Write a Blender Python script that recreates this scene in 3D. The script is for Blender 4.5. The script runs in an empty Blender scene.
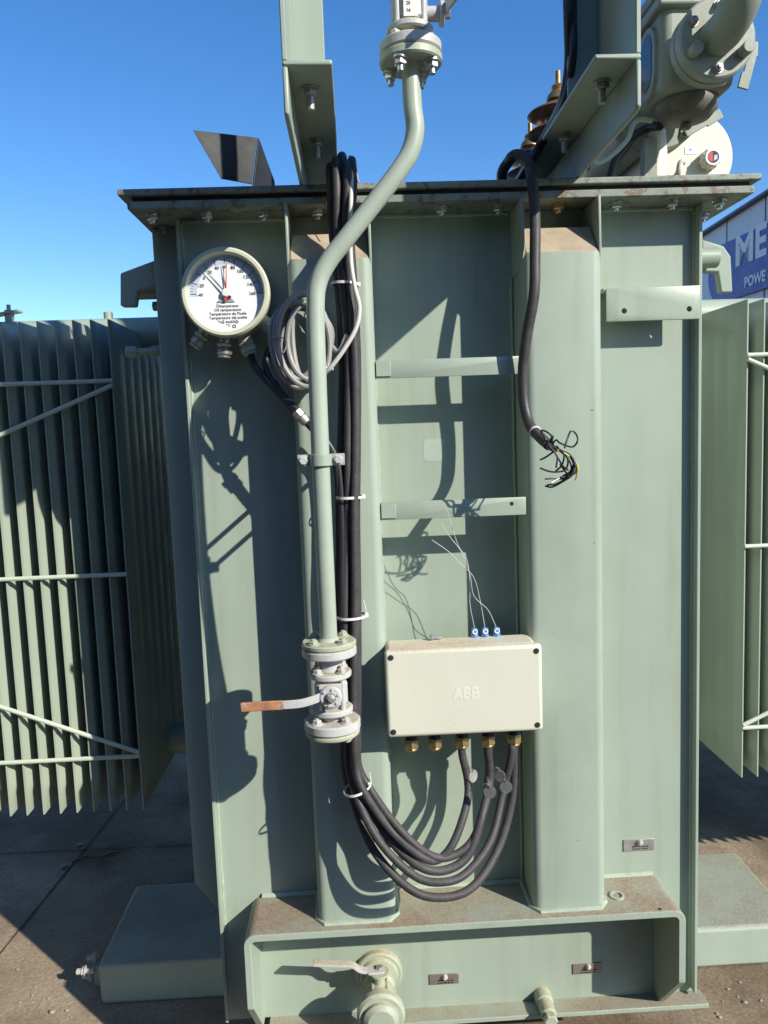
import bpy, bmesh, math, random
from mathutils import Vector, Matrix
random.seed(7)
scene = bpy.context.scene
COL = scene.collection
V = Vector
PI = math.pi

# ------------------------------------------------------------------ camera
H = 1.70
yaw, pit, rol = math.radians(2.01), math.radians(6.08), math.radians(-2.10)
FPX = 772.5
FW = V((math.sin(yaw)*math.cos(pit), math.cos(yaw)*math.cos(pit), -math.sin(pit)))
_r0 = V((math.cos(yaw), -math.sin(yaw), 0)); _u0 = _r0.cross(FW)
RT = _r0*math.cos(rol) + _u0*math.sin(rol)
UP = -_r0*math.sin(rol) + _u0*math.cos(rol)
CAM = V((0, -1.8, H))
cd = bpy.data.cameras.new('camera'); cam = bpy.data.objects.new('camera', cd); COL.objects.link(cam)
cam.matrix_world = Matrix(((RT.x, UP.x, -FW.x, CAM.x), (RT.y, UP.y, -FW.y, CAM.y), (RT.z, UP.z, -FW.z, CAM.z), (0, 0, 0, 1)))
cd.sensor_fit = 'VERTICAL'; cd.sensor_height = 24.0; cd.lens = 24.0*FPX/1024
cd.clip_start = 0.02; cd.clip_end = 2000
scene.camera = cam

def ray(px, py): return FW + RT*((px-384)/FPX) + UP*((512-py)/FPX)
def U(px, py, y):                       # point of the plane at distance y seen at a pixel of the survey photo
    d = ray(px, py); return CAM + d*((y-CAM.y)/d.y)
def UZ(px, py, z):
    d = ray(px, py); return CAM + d*((z-CAM.z)/d.z)

# ------------------------------------------------------------------ materials
def mat(name, col, rough=0.5, metal=0.0, var=0.08, scale=6.0, bump=0.0, bscale=150.0, streak=0.0, dust=0.0,
        dustcol=(0.17, 0.115, 0.065), dust_any=0.0, spots=0.0, spotcol=(0.10, 0.05, 0.025), spec=0.5, grime=0.0, grain=0.22):
    m = bpy.data.materials.new(name); m.use_nodes = True
    nt = m.node_tree; N = nt.nodes; L = nt.links
    p = N['Principled BSDF']
    p.inputs['Roughness'].default_value = rough; p.inputs['Metallic'].default_value = metal
    p.inputs['Specular IOR Level'].default_value = spec
    geo = N.new('ShaderNodeNewGeometry')
    src = geo.outputs['Position']
    def noise(sc, detail=4, mapscale=None, rough_=0.55):
        n = N.new('ShaderNodeTexNoise'); n.inputs['Scale'].default_value = sc; n.inputs['Detail'].default_value = detail
        n.inputs['Roughness'].default_value = rough_
        if mapscale:
            mp = N.new('ShaderNodeMapping'); mp.inputs['Scale'].default_value = mapscale
            L.new(src, mp.inputs['Vector']); L.new(mp.outputs['Vector'], n.inputs['Vector'])
        else: L.new(src, n.inputs['Vector'])
        return n.outputs['Fac']
    def ramp(sock, a, b, lo=0.0, hi=1.0):
        r = N.new('ShaderNodeMapRange'); r.inputs['From Min'].default_value = a; r.inputs['From Max'].default_value = b
        r.inputs['To Min'].default_value = lo; r.inputs['To Max'].default_value = hi; L.new(sock, r.inputs['Value']); return r.outputs['Result']
    def mul(a, b):
        q = N.new('ShaderNodeMath'); q.operation = 'MULTIPLY'; L.new(a, q.inputs[0])
        if isinstance(b, float): q.inputs[1].default_value = b
        else: L.new(b, q.inputs[1])
        return q.outputs[0]
    def mix(fac, a, b):
        q = N.new('ShaderNodeMix'); q.data_type = 'RGBA'
        if isinstance(fac, float): q.inputs['Factor'].default_value = fac
        else: L.new(fac, q.inputs['Factor'])
        for s, x in ((q.inputs['A'], a), (q.inputs['B'], b)):
            if isinstance(x, tuple): s.default_value = (*x, 1)
            else: L.new(x, s)
        return q.outputs['Result']
    c = mix(ramp(noise(scale), 0.3, 0.7), tuple(x*(1-var) for x in col), tuple(min(1, x*(1+var)) for x in col))
    if streak:
        s = ramp(noise(1.0, 5, (26, 26, 1.6)), 0.52, 0.75, 0.0, streak)
        c = mix(s, c, tuple(x*y for x, y in zip(col, (0.72, 0.68, 0.60))))
        s2 = ramp(noise(1.0, 3, (9, 9, 0.7)), 0.5, 0.8, 0.0, streak)
        c = mix(s2, c, tuple(min(1, x*1.18) for x in col))
    if grime:
        gm = mul(ramp(noise(1.7, 6, (1, 1, 0.55), 0.6), 0.50, 0.78, 0.0, grime), ramp(noise(23, 5), 0.25, 0.6))
        c = mix(gm, c, tuple(x*y for x, y in zip(col, (0.66, 0.62, 0.54))))
        ch = ramp(noise(75, 2, None, 0.4), 0.775, 0.785, 0.0, 0.75)
        c = mix(ch, c, (0.20, 0.165, 0.12))
    if spots:
        s = ramp(noise(38, 6, None, 0.7), 0.70-0.22*spots, 0.76-0.22*spots, 0, 0.85)
        c = mix(s, c, spotcol)
    rsock = ramp(noise(11, 3), 0.3, 0.7, max(0.05, rough-0.07), min(1, rough+0.09))
    if dust or dust_any:
        sep = N.new('ShaderNodeSeparateXYZ'); L.new(geo.outputs['Normal'], sep.inputs[0])
        up = ramp(sep.outputs['Z'], 0.35, 0.85, dust_any, dust if dust else dust_any)
        dm = mul(up, ramp(noise(6, 6, None, 0.62), 0.30, 0.62, 0.15, 1.0))
        dc = mix(ramp(noise(160, 3), 0.35, 0.65), tuple(x*(1-grain) for x in dustcol), tuple(x*(1+grain) for x in dustcol))
        c = mix(dm, c, dc)
    if dust or dust_any:
        mr = N.new('ShaderNodeMix'); mr.data_type = 'FLOAT'
        L.new(dm, mr.inputs['Factor']); L.new(rsock, mr.inputs['A']); mr.inputs['B'].default_value = 0.95; rsock = mr.outputs['Result']
        sp_ = N.new('ShaderNodeMix'); sp_.data_type = 'FLOAT'; L.new(dm, sp_.inputs['Factor']); sp_.inputs['A'].default_value = spec; sp_.inputs['B'].default_value = 0.12
        L.new(sp_.outputs['Result'], p.inputs['Specular IOR Level'])
    L.new(c, p.inputs['Base Color']); L.new(rsock, p.inputs['Roughness'])
    if bump:
        b = N.new('ShaderNodeBump'); b.inputs['Strength'].default_value = bump; b.inputs['Distance'].default_value = 0.002
        L.new(noise(bscale, 3), b.inputs['Height']); L.new(b.outputs['Normal'], p.inputs['Normal'])
    return m

GREEN = (0.328, 0.394, 0.324)
M = {}
M['paint'] = mat('tank_paint', GREEN, 0.42, var=0.05, scale=3, bump=0.10, bscale=70, streak=0.38, dust=0.75, dustcol=(0.26, 0.21, 0.15), grime=0.5)
M['paint_clean'] = mat('smooth_paint', GREEN, 0.40, var=0.04, scale=8, bump=0.06, bscale=120, streak=0.15, dust=0.3)
M['paint_rusty'] = mat('worn_lid_paint', (0.225, 0.26, 0.22), 0.55, var=0.15, scale=14, bump=0.25, bscale=120, streak=0.1, dust=0.4, spots=0.80, spotcol=(0.15, 0.095, 0.06))
M['paint_dirty'] = mat('dirty_ledge_paint', GREEN, 0.6, var=0.05, bump=0.35, bscale=190, dust=1.0, dustcol=(0.285, 0.23, 0.165), grain=0.18, grime=0.8)
M['paint_beam'] = mat('dusty_beam_paint', GREEN, 0.6, var=0.06, bump=0.2, bscale=120, dust=0.85, dustcol=(0.29, 0.275, 0.22), streak=0.2)
M['sand'] = mat('sandy_dirt_on_paint', (0.40, 0.33, 0.23), 0.8, var=0.22, scale=16, bump=0.4, bscale=200)
M['fin'] = mat('radiator_paint', (0.355, 0.41, 0.335), 0.38, var=0.05, scale=4, bump=0.04, streak=0.2)
M['pipe'] = mat('pipe_paint', (0.37, 0.43, 0.355), 0.38, var=0.06, scale=12, bump=0.08, streak=0.12, dust=0.3)
M['rod'] = mat('pale_paint', (0.52, 0.57, 0.47), 0.45, var=0.05)
M['cast'] = mat('pale_cast_paint', (0.47, 0.485, 0.475), 0.5, var=0.08, scale=30, bump=0.25, bscale=160, dust=0.85, dustcol=(0.45, 0.36, 0.24))
M['greenflange'] = mat('flange_paint', (0.36, 0.41, 0.31), 0.45, var=0.08, scale=25, bump=0.15, dust=0.9, dustcol=(0.45, 0.37, 0.25))
M['relay'] = mat('relay_paint', (0.29, 0.315, 0.262), 0.5, var=0.10, scale=14, bump=0.2, spots=0.25, spotcol=(0.2, 0.13, 0.08), streak=0.2)
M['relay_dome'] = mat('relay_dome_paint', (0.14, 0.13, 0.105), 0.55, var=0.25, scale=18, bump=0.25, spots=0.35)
M['cream'] = mat('cream_enclosure', (0.625, 0.63, 0.515), 0.42, var=0.03, scale=9, bump=0.10, bscale=240, streak=0.08, dust=0.8, dustcol=(0.50, 0.39, 0.26), spots=0.06, spotcol=(0.25, 0.2, 0.14))
M['bezel'] = mat('bezel_paint', (0.55, 0.57, 0.44), 0.38, var=0.04, bump=0.05)
M['drum'] = mat('drum_paint', (0.68, 0.67, 0.56), 0.45, var=0.05, bump=0.05, streak=0.15)
M['zinc'] = mat('zinc_steel', (0.62, 0.63, 0.64), 0.33, 0.9, var=0.12, scale=60, bump=0.1)
M['dullsteel'] = mat('dull_steel', (0.42, 0.41, 0.39), 0.5, 0.7, var=0.2, scale=40, bump=0.1, spots=0.2)
M['gland'] = mat('nickel_gland', (0.42, 0.42, 0.40), 0.36, 0.75, var=0.15, scale=40)
M['brass'] = mat('brass', (0.60, 0.44, 0.22), 0.36, 0.85, var=0.18, scale=60, bump=0.1)
M['oldbrass'] = mat('weathered_brass', (0.42, 0.28, 0.12), 0.42, 0.8, var=0.25, scale=60)
M['porcelain'] = mat('brown_glaze', (0.155, 0.085, 0.055), 0.28, var=0.2, scale=20)
M['rust'] = mat('rust', (0.16, 0.075, 0.045), 0.8, var=0.3, scale=40, bump=0.4)
M['rubber'] = mat('black_cable_jacket', (0.034, 0.033, 0.038), 0.47, var=0.35, scale=40, bump=0.2, dust_any=0.22, dust=0.5, dustcol=(0.15, 0.13, 0.12))
M['darkrubber'] = mat('black_conduit', (0.018, 0.019, 0.026), 0.4, var=0.2)
M['wire'] = mat('black_wire', (0.025, 0.025, 0.027), 0.35, var=0.2)
M['greycable'] = mat('grey_cable_jacket', (0.31, 0.305, 0.29), 0.5, var=0.08, scale=20)
M['palecable'] = mat('pale_cable_jacket', (0.62, 0.60, 0.56), 0.5, var=0.06, scale=20)
M['white'] = mat('white_plastic', (0.75, 0.74, 0.70), 0.45, var=0.04)
M['dial'] = mat('dial_face', (0.78, 0.80, 0.81), 0.5, var=0.01)
M['dialband'] = mat('dial_scale_band', (0.47, 0.54, 0.62), 0.5, var=0.02)
M['ink'] = mat('black_ink', (0.02, 0.02, 0.025), 0.6, var=0.0)
M['red'] = mat('red_paint', (0.55, 0.05, 0.035), 0.5, var=0.05)
M['greyhand'] = mat('grey_pointer', (0.30, 0.33, 0.37), 0.4, var=0.0)
M['blueplug'] = mat('blue_plastic', (0.10, 0.27, 0.62), 0.35, var=0.1)
M['yellow'] = mat('yellow_wire', (0.75, 0.62, 0.08), 0.4, var=0.0)
M['grip'] = mat('faded_orange_sleeve', (0.36, 0.165, 0.085), 0.6, var=0.25, scale=50, bump=0.25, spots=0.62, spotcol=(0.40, 0.33, 0.27))
M['hole'] = mat('dark_hole', (0.02, 0.022, 0.02), 0.7, var=0.0)
M['gasket'] = mat('black_gasket', (0.022, 0.022, 0.022), 0.6, var=0.2)
M['plate'] = mat('engraved_plate', (0.33, 0.28, 0.26), 0.35, 0.6, var=0.12, scale=40, spots=0.15)
M['shadesheet'] = mat('shade_dark_sheet_metal', (0.030, 0.034, 0.036), 0.6, 0.2, var=0.3, scale=12, bump=0.15, streak=0.3)  # base darkened to stand in for shade on the shield plate
M['faint'] = mat('faded_residue', (0.355, 0.425, 0.372), 0.55, var=0.05, scale=40)
M['faintlogo'] = mat('pale_raised_letters', (0.675, 0.68, 0.57), 0.45, var=0.02)
M['bluewall'] = mat('blue_cladding', (0.035, 0.075, 0.36), 0.45, var=0.05, scale=2)
M['greywall'] = mat('grey_cladding', (0.62, 0.65, 0.72), 0.5, var=0.04, scale=1)
M['roofedge'] = mat('roof_trim', (0.07, 0.09, 0.15), 0.5, var=0.1)
M['whitesign'] = mat('white_sign_letters', (0.72, 0.74, 0.78), 0.5, var=0.03)
M['glass'] = mat('sight_glass', (0.035, 0.04, 0.045), 0.08, var=0.0)
M['stone'] = mat('pale_pebble', (0.34, 0.30, 0.25), 0.8, var=0.2, scale=60, bump=0.3)
M['weld'] = mat('weld_bead_paint', (0.36, 0.42, 0.33), 0.45, var=0.1, scale=60, bump=0.5, bscale=160)
M['tarpwood'] = mat('weathered_timber', (0.20, 0.15, 0.10), 0.8, var=0.25, scale=12, bump=0.3)

def concrete():
    m = bpy.data.materials.new('stained_concrete'); m.use_nodes = True
    nt = m.node_tree; N = nt.nodes; L = nt.links; p = N['Principled BSDF']; p.inputs['Roughness'].default_value = 0.9
    geo = N.new('ShaderNodeNewGeometry')
    def noise(sc, det=6, r=0.6):
        n = N.new('ShaderNodeTexNoise'); n.inputs['Scale'].default_value = sc; n.inputs['Detail'].default_value = det; n.inputs['Roughness'].default_value = r
        L.new(geo.outputs['Position'], n.inputs['Vector']); return n.outputs['Fac']
    def rmp(s, stops):
        r = N.new('ShaderNodeValToRGB'); e = r.color_ramp.elements
        e[0].position, e[0].color = stops[0][0], (*stops[0][1], 1); e[1].position, e[1].color = stops[-1][0], (*stops[-1][1], 1)
        for q in stops[1:-1]:
            n = e.new(q[0]); n.color = (*q[1], 1)
        L.new(s, r.inputs['Fac']); return r.outputs['Color']
    def mx(f, a, b, bt='MIX'):
        q = N.new('ShaderNodeMix'); q.data_type = 'RGBA'; q.blend_type = bt
        if isinstance(f, float): q.inputs['Factor'].default_value = f
        else: L.new(f, q.inputs['Factor'])
        L.new(a, q.inputs['A']); L.new(b, q.inputs['B']); return q.outputs['Result']
    a = rmp(noise(1.6), [(0.3, (0.27, 0.205, 0.135)), (0.55, (0.38, 0.305, 0.21)), (0.75, (0.45, 0.37, 0.265))])
    b = rmp(noise(90, 3), [(0.3, (0.55, 0.52, 0.5)), (0.7, (1.1, 1.1, 1.1))])
    c = mx(0.75, a, b, 'MULTIPLY')
    st_ = rmp(noise(0.85, 7, 0.65), [(0.42, (0.50, 0.46, 0.42)), (0.56, (1, 1, 1))])
    c = mx(0.8, c, st_, 'MULTIPLY')
    s = rmp(noise(240, 2), [(0.66, (0, 0, 0)), (0.72, (1, 1, 1))])
    d = rmp(noise(5), [(0.45, (1, 1, 1)), (0.62, (0.7, 0.66, 0.62))])
    c = mx(0.8, c, d, 'MULTIPLY')
    lite = N.new('ShaderNodeRGB'); lite.outputs[0].default_value = (0.42, 0.38, 0.32, 1)
    c = mx(s, c, lite.outputs[0])
    L.new(c, p.inputs['Base Color'])
    bp = N.new('ShaderNodeBump'); bp.inputs['Strength'].default_value = 0.5; bp.inputs['Distance'].default_value = 0.006
    L.new(noise(60, 5), bp.inputs['Height']); L.new(bp.outputs['Normal'], p.inputs['Normal'])
    return m
M['concrete'] = concrete()

# ------------------------------------------------------------------ mesh helpers
def frame(axis):
    a = V(axis).normalized()
    t = V((0, 0, 1)) if abs(a.z) < 0.9 else V((1, 0, 0))
    u = t.cross(a).normalized(); w = a.cross(u)
    return a, u, w

def smooth_path(pts, n=8):
    pts = [V(p) for p in pts]
    if len(pts) < 3: return pts
    out = []
    P = [pts[0]*2-pts[1]] + pts + [pts[-1]*2-pts[-2]]
    for i in range(1, len(P)-2):
        p0, p1, p2, p3 = P[i-1:i+3]
        for k in range(n):
            t = k/n
            out.append(0.5*((2*p1) + (p2-p0)*t + (2*p0-5*p1+4*p2-p3)*t*t + (3*p1-p0-3*p2+p3)*t**3))
    out.append(pts[-1]); return out

WL = {}          # world location of every object
class MB:
    def __init__(s): s.bm = bmesh.new()
    def face(s, vs):
        try: return s.bm.faces.new(vs)
        except ValueError: return None
    def box(s, a, b):
        x0, x1 = sorted((a[0], b[0])); y0, y1 = sorted((a[1], b[1])); z0, z1 = sorted((a[2], b[2]))
        v = [s.bm.verts.new(c) for c in ((x0,y0,z0),(x1,y0,z0),(x1,y1,z0),(x0,y1,z0),(x0,y0,z1),(x1,y0,z1),(x1,y1,z1),(x0,y1,z1))]
        for f in ((0,3,2,1),(4,5,6,7),(0,1,5,4),(1,2,6,5),(2,3,7,6),(3,0,4,7)): s.face([v[i] for i in f])
        return s
    def prism(s, poly, d):                     # poly: 3-D points of one cap, d: extrusion vector
        d = V(d); A = [s.bm.verts.new(V(p)) for p in poly]; B = [s.bm.verts.new(V(p)+d) for p in poly]
        n = len(A); s.face(A[::-1]); s.face(B)
        for i in range(n): s.face([A[i], A[(i+1)%n], B[(i+1)%n], B[i]])
        return s
    def lathe(s, prof, o, axis, seg=32, closed=False):
        a, u, w = frame(axis); o = V(o); rings = []
        for r, t in prof:
            if r < 1e-6: rings.append([s.bm.verts.new(o+a*t)])
            else: rings.append([s.bm.verts.new(o+a*t+(u*math.cos(2*PI*k/seg)+w*math.sin(2*PI*k/seg))*r) for k in range(seg)])
        pairs = list(zip(rings[:-1], rings[1:]))
        if closed: pairs.append((rings[-1], rings[0]))
        for A, B in pairs:
            for k in range(seg):
                j = (k+1) % seg
                if len(A) == 1 and len(B) == 1: continue
                if len(A) == 1: s.face([A[0], B[j], B[k]])
                elif len(B) == 1: s.face([A[k], A[j], B[0]])
                else: s.face([A[k], A[j], B[j], B[k]])
        if not closed:
            if len(rings[0]) > 1: s.face(rings[0][::-1])
            if len(rings[-1]) > 1: s.face(rings[-1])
        return s
    def cyl(s, p0, p1, r, seg=24, c=None):
        p0, p1 = V(p0), V(p1); h = (p1-p0).length
        c = min(r, h)*0.12 if c is None else c
        if c <= 0: return s.lathe([(r, 0), (r, h)], p0, p1-p0, seg)
        return s.lathe([(r-c, 0), (r, c), (r, h-c), (r-c, h)], p0, p1-p0, seg)
    def tube(s, pts, r, seg=10, n=8, smooth=True, radii=None):
        P = smooth_path(pts, n) if smooth else [V(p) for p in pts]
        a = (P[1]-P[0]).normalized(); _, u, w = frame(a); rings = []
        for i, p in enumerate(P):
            t = (P[min(i+1, len(P)-1)]-P[max(i-1, 0)]).normalized()
            u = (u - t*u.dot(t)).normalized(); w = t.cross(u)
            rr = r if radii is None else radii(i/(len(P)-1))
            rings.append([s.bm.verts.new(p+(u*math.cos(2*PI*k/seg)+w*math.sin(2*PI*k/seg))*rr) for k in range(seg)])
        for A, B in zip(rings[:-1], rings[1:]):
            for k in range(seg): s.face([A[k], A[(k+1)%seg], B[(k+1)%seg], B[k]])
        s.face(rings[0][::-1]); s.face(rings[-1]); return s
    def nut(s, c, axis, r, h, seg=6, washer=True, stud=0.0):
        a = V(axis).normalized(); c = V(c)
        if washer: s.cyl(c, c+a*h*0.25, r*1.25, 20, 0)
        s.lathe([(r*0.93, h*0.22), (r, h*0.32), (r, h*0.9), (r*0.85, h)], c, a, seg)
        if stud: s.cyl(c+a*h*0.9, c+a*(h+stud), r*0.55, 14)
        return s
    def build(s, name, m, parent=None, origin=None, bevel=0.0, bseg=2, sharp=32):
        bmesh.ops.recalc_face_normals(s.bm, faces=s.bm.faces[:])
        vs = [v.co for v in s.bm.verts]
        if origin is None:
            lo = V((min(v.x for v in vs), min(v.y for v in vs), min(v.z for v in vs))); hi = V((max(v.x for v in vs), max(v.y for v in vs), max(v.z for v in vs)))
            origin = V(((lo.x+hi.x)/2, (lo.y+hi.y)/2, lo.z))
        origin = V(origin)
        for v in s.bm.verts: v.co -= origin
        me = bpy.data.meshes.new(name); s.bm.to_mesh(me); s.bm.free()
        for p in me.polygons: p.use_smooth = True
        me.set_sharp_from_angle(angle=math.radians(sharp))
        me.materials.append(M[m] if isinstance(m, str) else m)
        o = bpy.data.objects.new(name, me); COL.objects.link(o)
        WL[o] = origin
        if parent is not None: o.parent = parent; o.location = origin - WL[parent]
        else: o.location = origin
        if bevel:
            b = o.modifiers.new('bevel', 'BEVEL'); b.width = bevel; b.segments = bseg; b.limit_method = 'ANGLE'; b.angle_limit = math.radians(40)
            b.harden_normals = False
        return o

def cut(o, holes):                      # drill round holes: (point, axis, radius, length)
    mb = MB()
    for p, ax, r, l in holes:
        a = V(ax).normalized(); mb.cyl(V(p)-a*l/2, V(p)+a*l/2, r, 20, 0)
    c = mb.build('drill', 'hole'); c.location = WL[c]
    mod = o.modifiers.new('hole', 'BOOLEAN'); mod.object = c; mod.operation = 'DIFFERENCE'; mod.solver = 'EXACT'
    bpy.context.view_layer.update()
    dg = bpy.context.evaluated_depsgraph_get()
    me = bpy.data.meshes.new_from_object(o.evaluated_get(dg))
    o.modifiers.clear(); o.data = me
    bpy.data.objects.remove(c)
    for p in me.polygons: p.use_smooth = True
    me.set_sharp_from_angle(angle=math.radians(32))

def inst(src, parent, loc):             # a copy of a mesh part at another place
    c = src.copy(); COL.objects.link(c); c.parent = parent; WL[c] = V(loc)
    c.location = V(loc) - (WL[parent] if parent is not None else V((0, 0, 0))); return c

def T(name, label, cat, loc, group=None):
    o = bpy.data.objects.new(name, None); COL.objects.link(o); o.location = V(loc); WL[o] = V(loc)
    o.empty_display_size = 0.05; o['label'] = label; o['category'] = cat
    if group: o['group'] = group
    return o
def tag(o, label, cat, group=None):
    o['label'] = label; o['category'] = cat
    if group: o['group'] = group
    return o
def struct(o): o['kind'] = 'structure'; return o

def text(name, s, size, origin, right, up, m, parent, thick=0.0006, align='CENTER', bold=0.0, xs=1.0):
    cu = bpy.data.curves.new('txt', 'FONT'); cu.body = s; cu.size = size; cu.align_x = align; cu.align_y = 'CENTER'
    cu.extrude = thick; cu.offset = bold; cu.resolution_u = 3
    t = bpy.data.objects.new('txt', cu); COL.objects.link(t); bpy.context.view_layer.update()
    me = bpy.data.meshes.new_from_object(t.evaluated_get(bpy.context.evaluated_depsgraph_get()))
    bpy.data.objects.remove(t); me.name = name
    r = V(right).normalized(); u = V(up).normalized(); n = r.cross(u)
    for v in me.vertices: v.co = r*v.co.x*xs + u*v.co.y + n*v.co.z
    me.materials.clear(); me.materials.append(M[m])
    o = bpy.data.objects.new(name, me); COL.objects.link(o); WL[o] = V(origin)
    if parent is not None: o.parent = parent; o.location = V(origin)-WL[parent]
    else: o.location = V(origin)
    return o

# ------------------------------------------------------------------ key dimensions (metres)
ZB, ZL = 0.25, 2.18                     # tank bottom, underside of lid rim
XL, XR = -0.372, 0.804                  # tank sides
LIDTOP = 2.22
HOODT = 0.572

# ------------------------------------------------------------------ ground
g = MB(); S = 600
for i, (a, b) in enumerate([((-S, -S), (S, S))]):
    v = [g.bm.verts.new(c) for c in ((a[0], a[1], 0), (b[0], a[1], 0), (b[0], b[1], 0), (a[0], b[1], 0))]; g.face(v)
struct(g.build('ground', 'concrete', origin=(0, 0, 0)))
am = mat('dark_bounce_blocker', (0.045, 0.045, 0.047), 0.9, var=0.25, scale=30, bump=0.5, bscale=200)
g = MB(); g.face([g.bm.verts.new(c) for c in ((-40, -60, 0.004), (40, -60, 0.004), (40, -0.42, 0.004), (-40, -0.42, 0.004))]); struct(g.build('bounce_blocker', am))  # unseen dark ground sheet, added to cut warm bounce onto the shaded sides
jm = mat('dark_joint_dirt', (0.085, 0.065, 0.048), 0.95, var=0.3, scale=20, bump=0.3)
j = MB()
def seam(a, b, w):
    a, b = V(a), V(b); d = (b-a).normalized(); nrm = V((-d.y, d.x, 0))
    L_ = (b-a).length; n = max(2, int(L_/0.05)); prev = None
    for i in range(n+1):
        p = a+(b-a)*(i/n); k = w*(0.6+0.7*random.random())
        c = (j.bm.verts.new((p+nrm*k*0.5)*1+V((0, 0, 0.004))), j.bm.verts.new(p-nrm*k*0.5+V((0, 0, 0.004))))
        if prev: j.face([prev[0], prev[1], c[1], c[0]])
        prev = c
p1 = UZ(125, 800, 0); p2 = UZ(0, 955, 0); d = (p2-p1)
seam(p1-d*2.5, p2+d*2.5, 0.007)
p3 = UZ(90, 850, 0)
seam((p3.x-4, p3.y+0.06, 0), (p3.x+1.2, p3.y-0.02, 0), 0.006)
struct(j.build('ground_joint', jm))

# ------------------------------------------------------------------ base beams under the tank
def beam(x0, x1, y0, y1, label):
    b = MB(); b.box((x0, y0, 0), (x1, y1, 0.13))
    return tag(b.build('base_beam', 'paint_beam', bevel=0.012, bseg=3), label, 'beam', 'base beams under the transformer')
fy = UZ(740, 927, 0.13).y
bx0 = UZ(101, 958, 0.13).x; bx1 = UZ(735, 851, 0.13).x; by1 = UZ(735, 851, 0.13).y
beam(bx0, bx1, fy, by1, 'long green base beam on the concrete under the front of the transformer')
beam(bx0, bx1, 1.85, 2.25, 'far base beam seen through the gap below the left radiator')

# ------------------------------------------------------------------ the transformer tank
tank = T('transformer_tank', 'large grey green welded transformer tank with two box stiffeners and an overhanging lid', 'transformer', (0.216, 0.6, ZB))
b = MB(); b.box((XL, 0, ZB), (XR, 3.2, ZL)); b.build('tank_wall', 'paint', tank)
for y0 in (fy+0.03, 1.9):               # rails between tank bottom and base beams
    pass
for x0, x1 in ((-0.25, -0.1), (0.52, 0.68)):
    b = MB(); b.box((x0, fy+0.02, 0.13), (x1, by1-0.02, ZB)); b.build('support_foot', 'paint', tank)
for x in (XL-0.002, XR-0.006):
    b = MB(); b.box((x, -0.026, ZB+0.012), (x+0.008, 0.003, ZL)); b.build('corner_bar', 'paint_clean', tank, bevel=0.0015)

# box stiffeners with sloped, sand covered shoulder
def stiffener(x0, x1):
    yf = -0.125; R = 0.022; zs, zt = 2.062, 2.128
    b = MB()
    prof = [V((x0+0.004, 0.002, 0))]
    for k in range(7):
        a = PI/2*k/6; prof.append(V((x0+R-R*math.cos(a), yf+R-R*math.sin(a), 0)))
    for k in range(7):
        a = PI/2*k/6; prof.append(V((x1-R+R*math.sin(a), yf+R-R*math.cos(a), 0)))
    prof.append(V((x1-0.004, 0.002, 0)))
    b.prism([p+V((0, 0, HOODT-0.006)) for p in prof], (0, 0, zs-HOODT+0.006))
    o = b.build('stiffener', 'paint', tank, sharp=25)
    for xx in (x0, x1-0.006):           # side cheeks running up to the lid rim
        c = MB(); c.prism([(xx, 0.002, zs-0.03), (xx, yf+0.02, zs-0.03), (xx, yf+0.006, zs), (xx, yf+0.010, ZL-0.001), (xx, 0.002, ZL-0.001)], (0.006, 0, 0))
        c.build('cheek_plate', 'paint_clean', o, bevel=0.0015)
    s = MB(); s.prism([(x0+0.0065, yf+0.004, zs-0.0005), (x0+0.0065, -0.062, zt), (x0+0.0065, 0.0015, zt+0.004), (x0+0.0065, 0.0015, zs-0.0005)], (x1-x0-0.013, 0, 0))
    s.build('sloped_shoulder', 'sand', o, bevel=0.004)
    w = MB(); zz = HOODT+0.002
    w.tube([(x0-0.004, -0.01, zz), (x0-0.003, yf+0.02, zz), (x0+0.015, yf-0.003, zz), (x1-0.015, yf-0.003, zz), (x1+0.003, yf+0.02, zz), (x1+0.004, -0.01, zz)], 0.006, 8, 5, smooth=False)
    w.build('weld_bead', 'weld', o)
    return o
stiffener(-0.127, 0.053)
stiffener(0.374, 0.545)

b = MB(); b.prism([(-0.445, 0.05, ZL-0.001), (-0.445, 0.05, 0.585), (XL-0.010, 0.05, 0.50), (XL-0.010, 0.05, ZL-0.001)], (0, 0.12, 0))
b.build('side_stiffener', 'paint_clean', tank, bevel=0.004)
for y in (0.62, 1.15, 1.8, 2.4):
    b = MB(); b.prism([(-0.440, y, ZL-0.001), (-0.440, y, 0.585), (XL, y, 0.50), (XL, y, ZL-0.001)], (0, 0.12, 0)); b.build('side_stiffener', 'paint_clean', tank, bevel=0.004)

# lid rim, gasket, lid
b = MB(); b.box((-0.457, -0.098, ZL), (0.887, 3.29, ZL+0.016)); rim = b.build('lid_rim', 'paint_rusty', tank, bevel=0.002)
b = MB(); b.box((-0.447, -0.088, ZL+0.016), (0.880, 3.28, ZL+0.026)); b.build('gasket', 'gasket', tank)
b = MB(); b.box((-0.474, -0.104, ZL+0.026), (0.900, 3.30, LIDTOP)); lid = b.build('lid', 'paint_rusty', tank, bevel=0.003)
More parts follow.
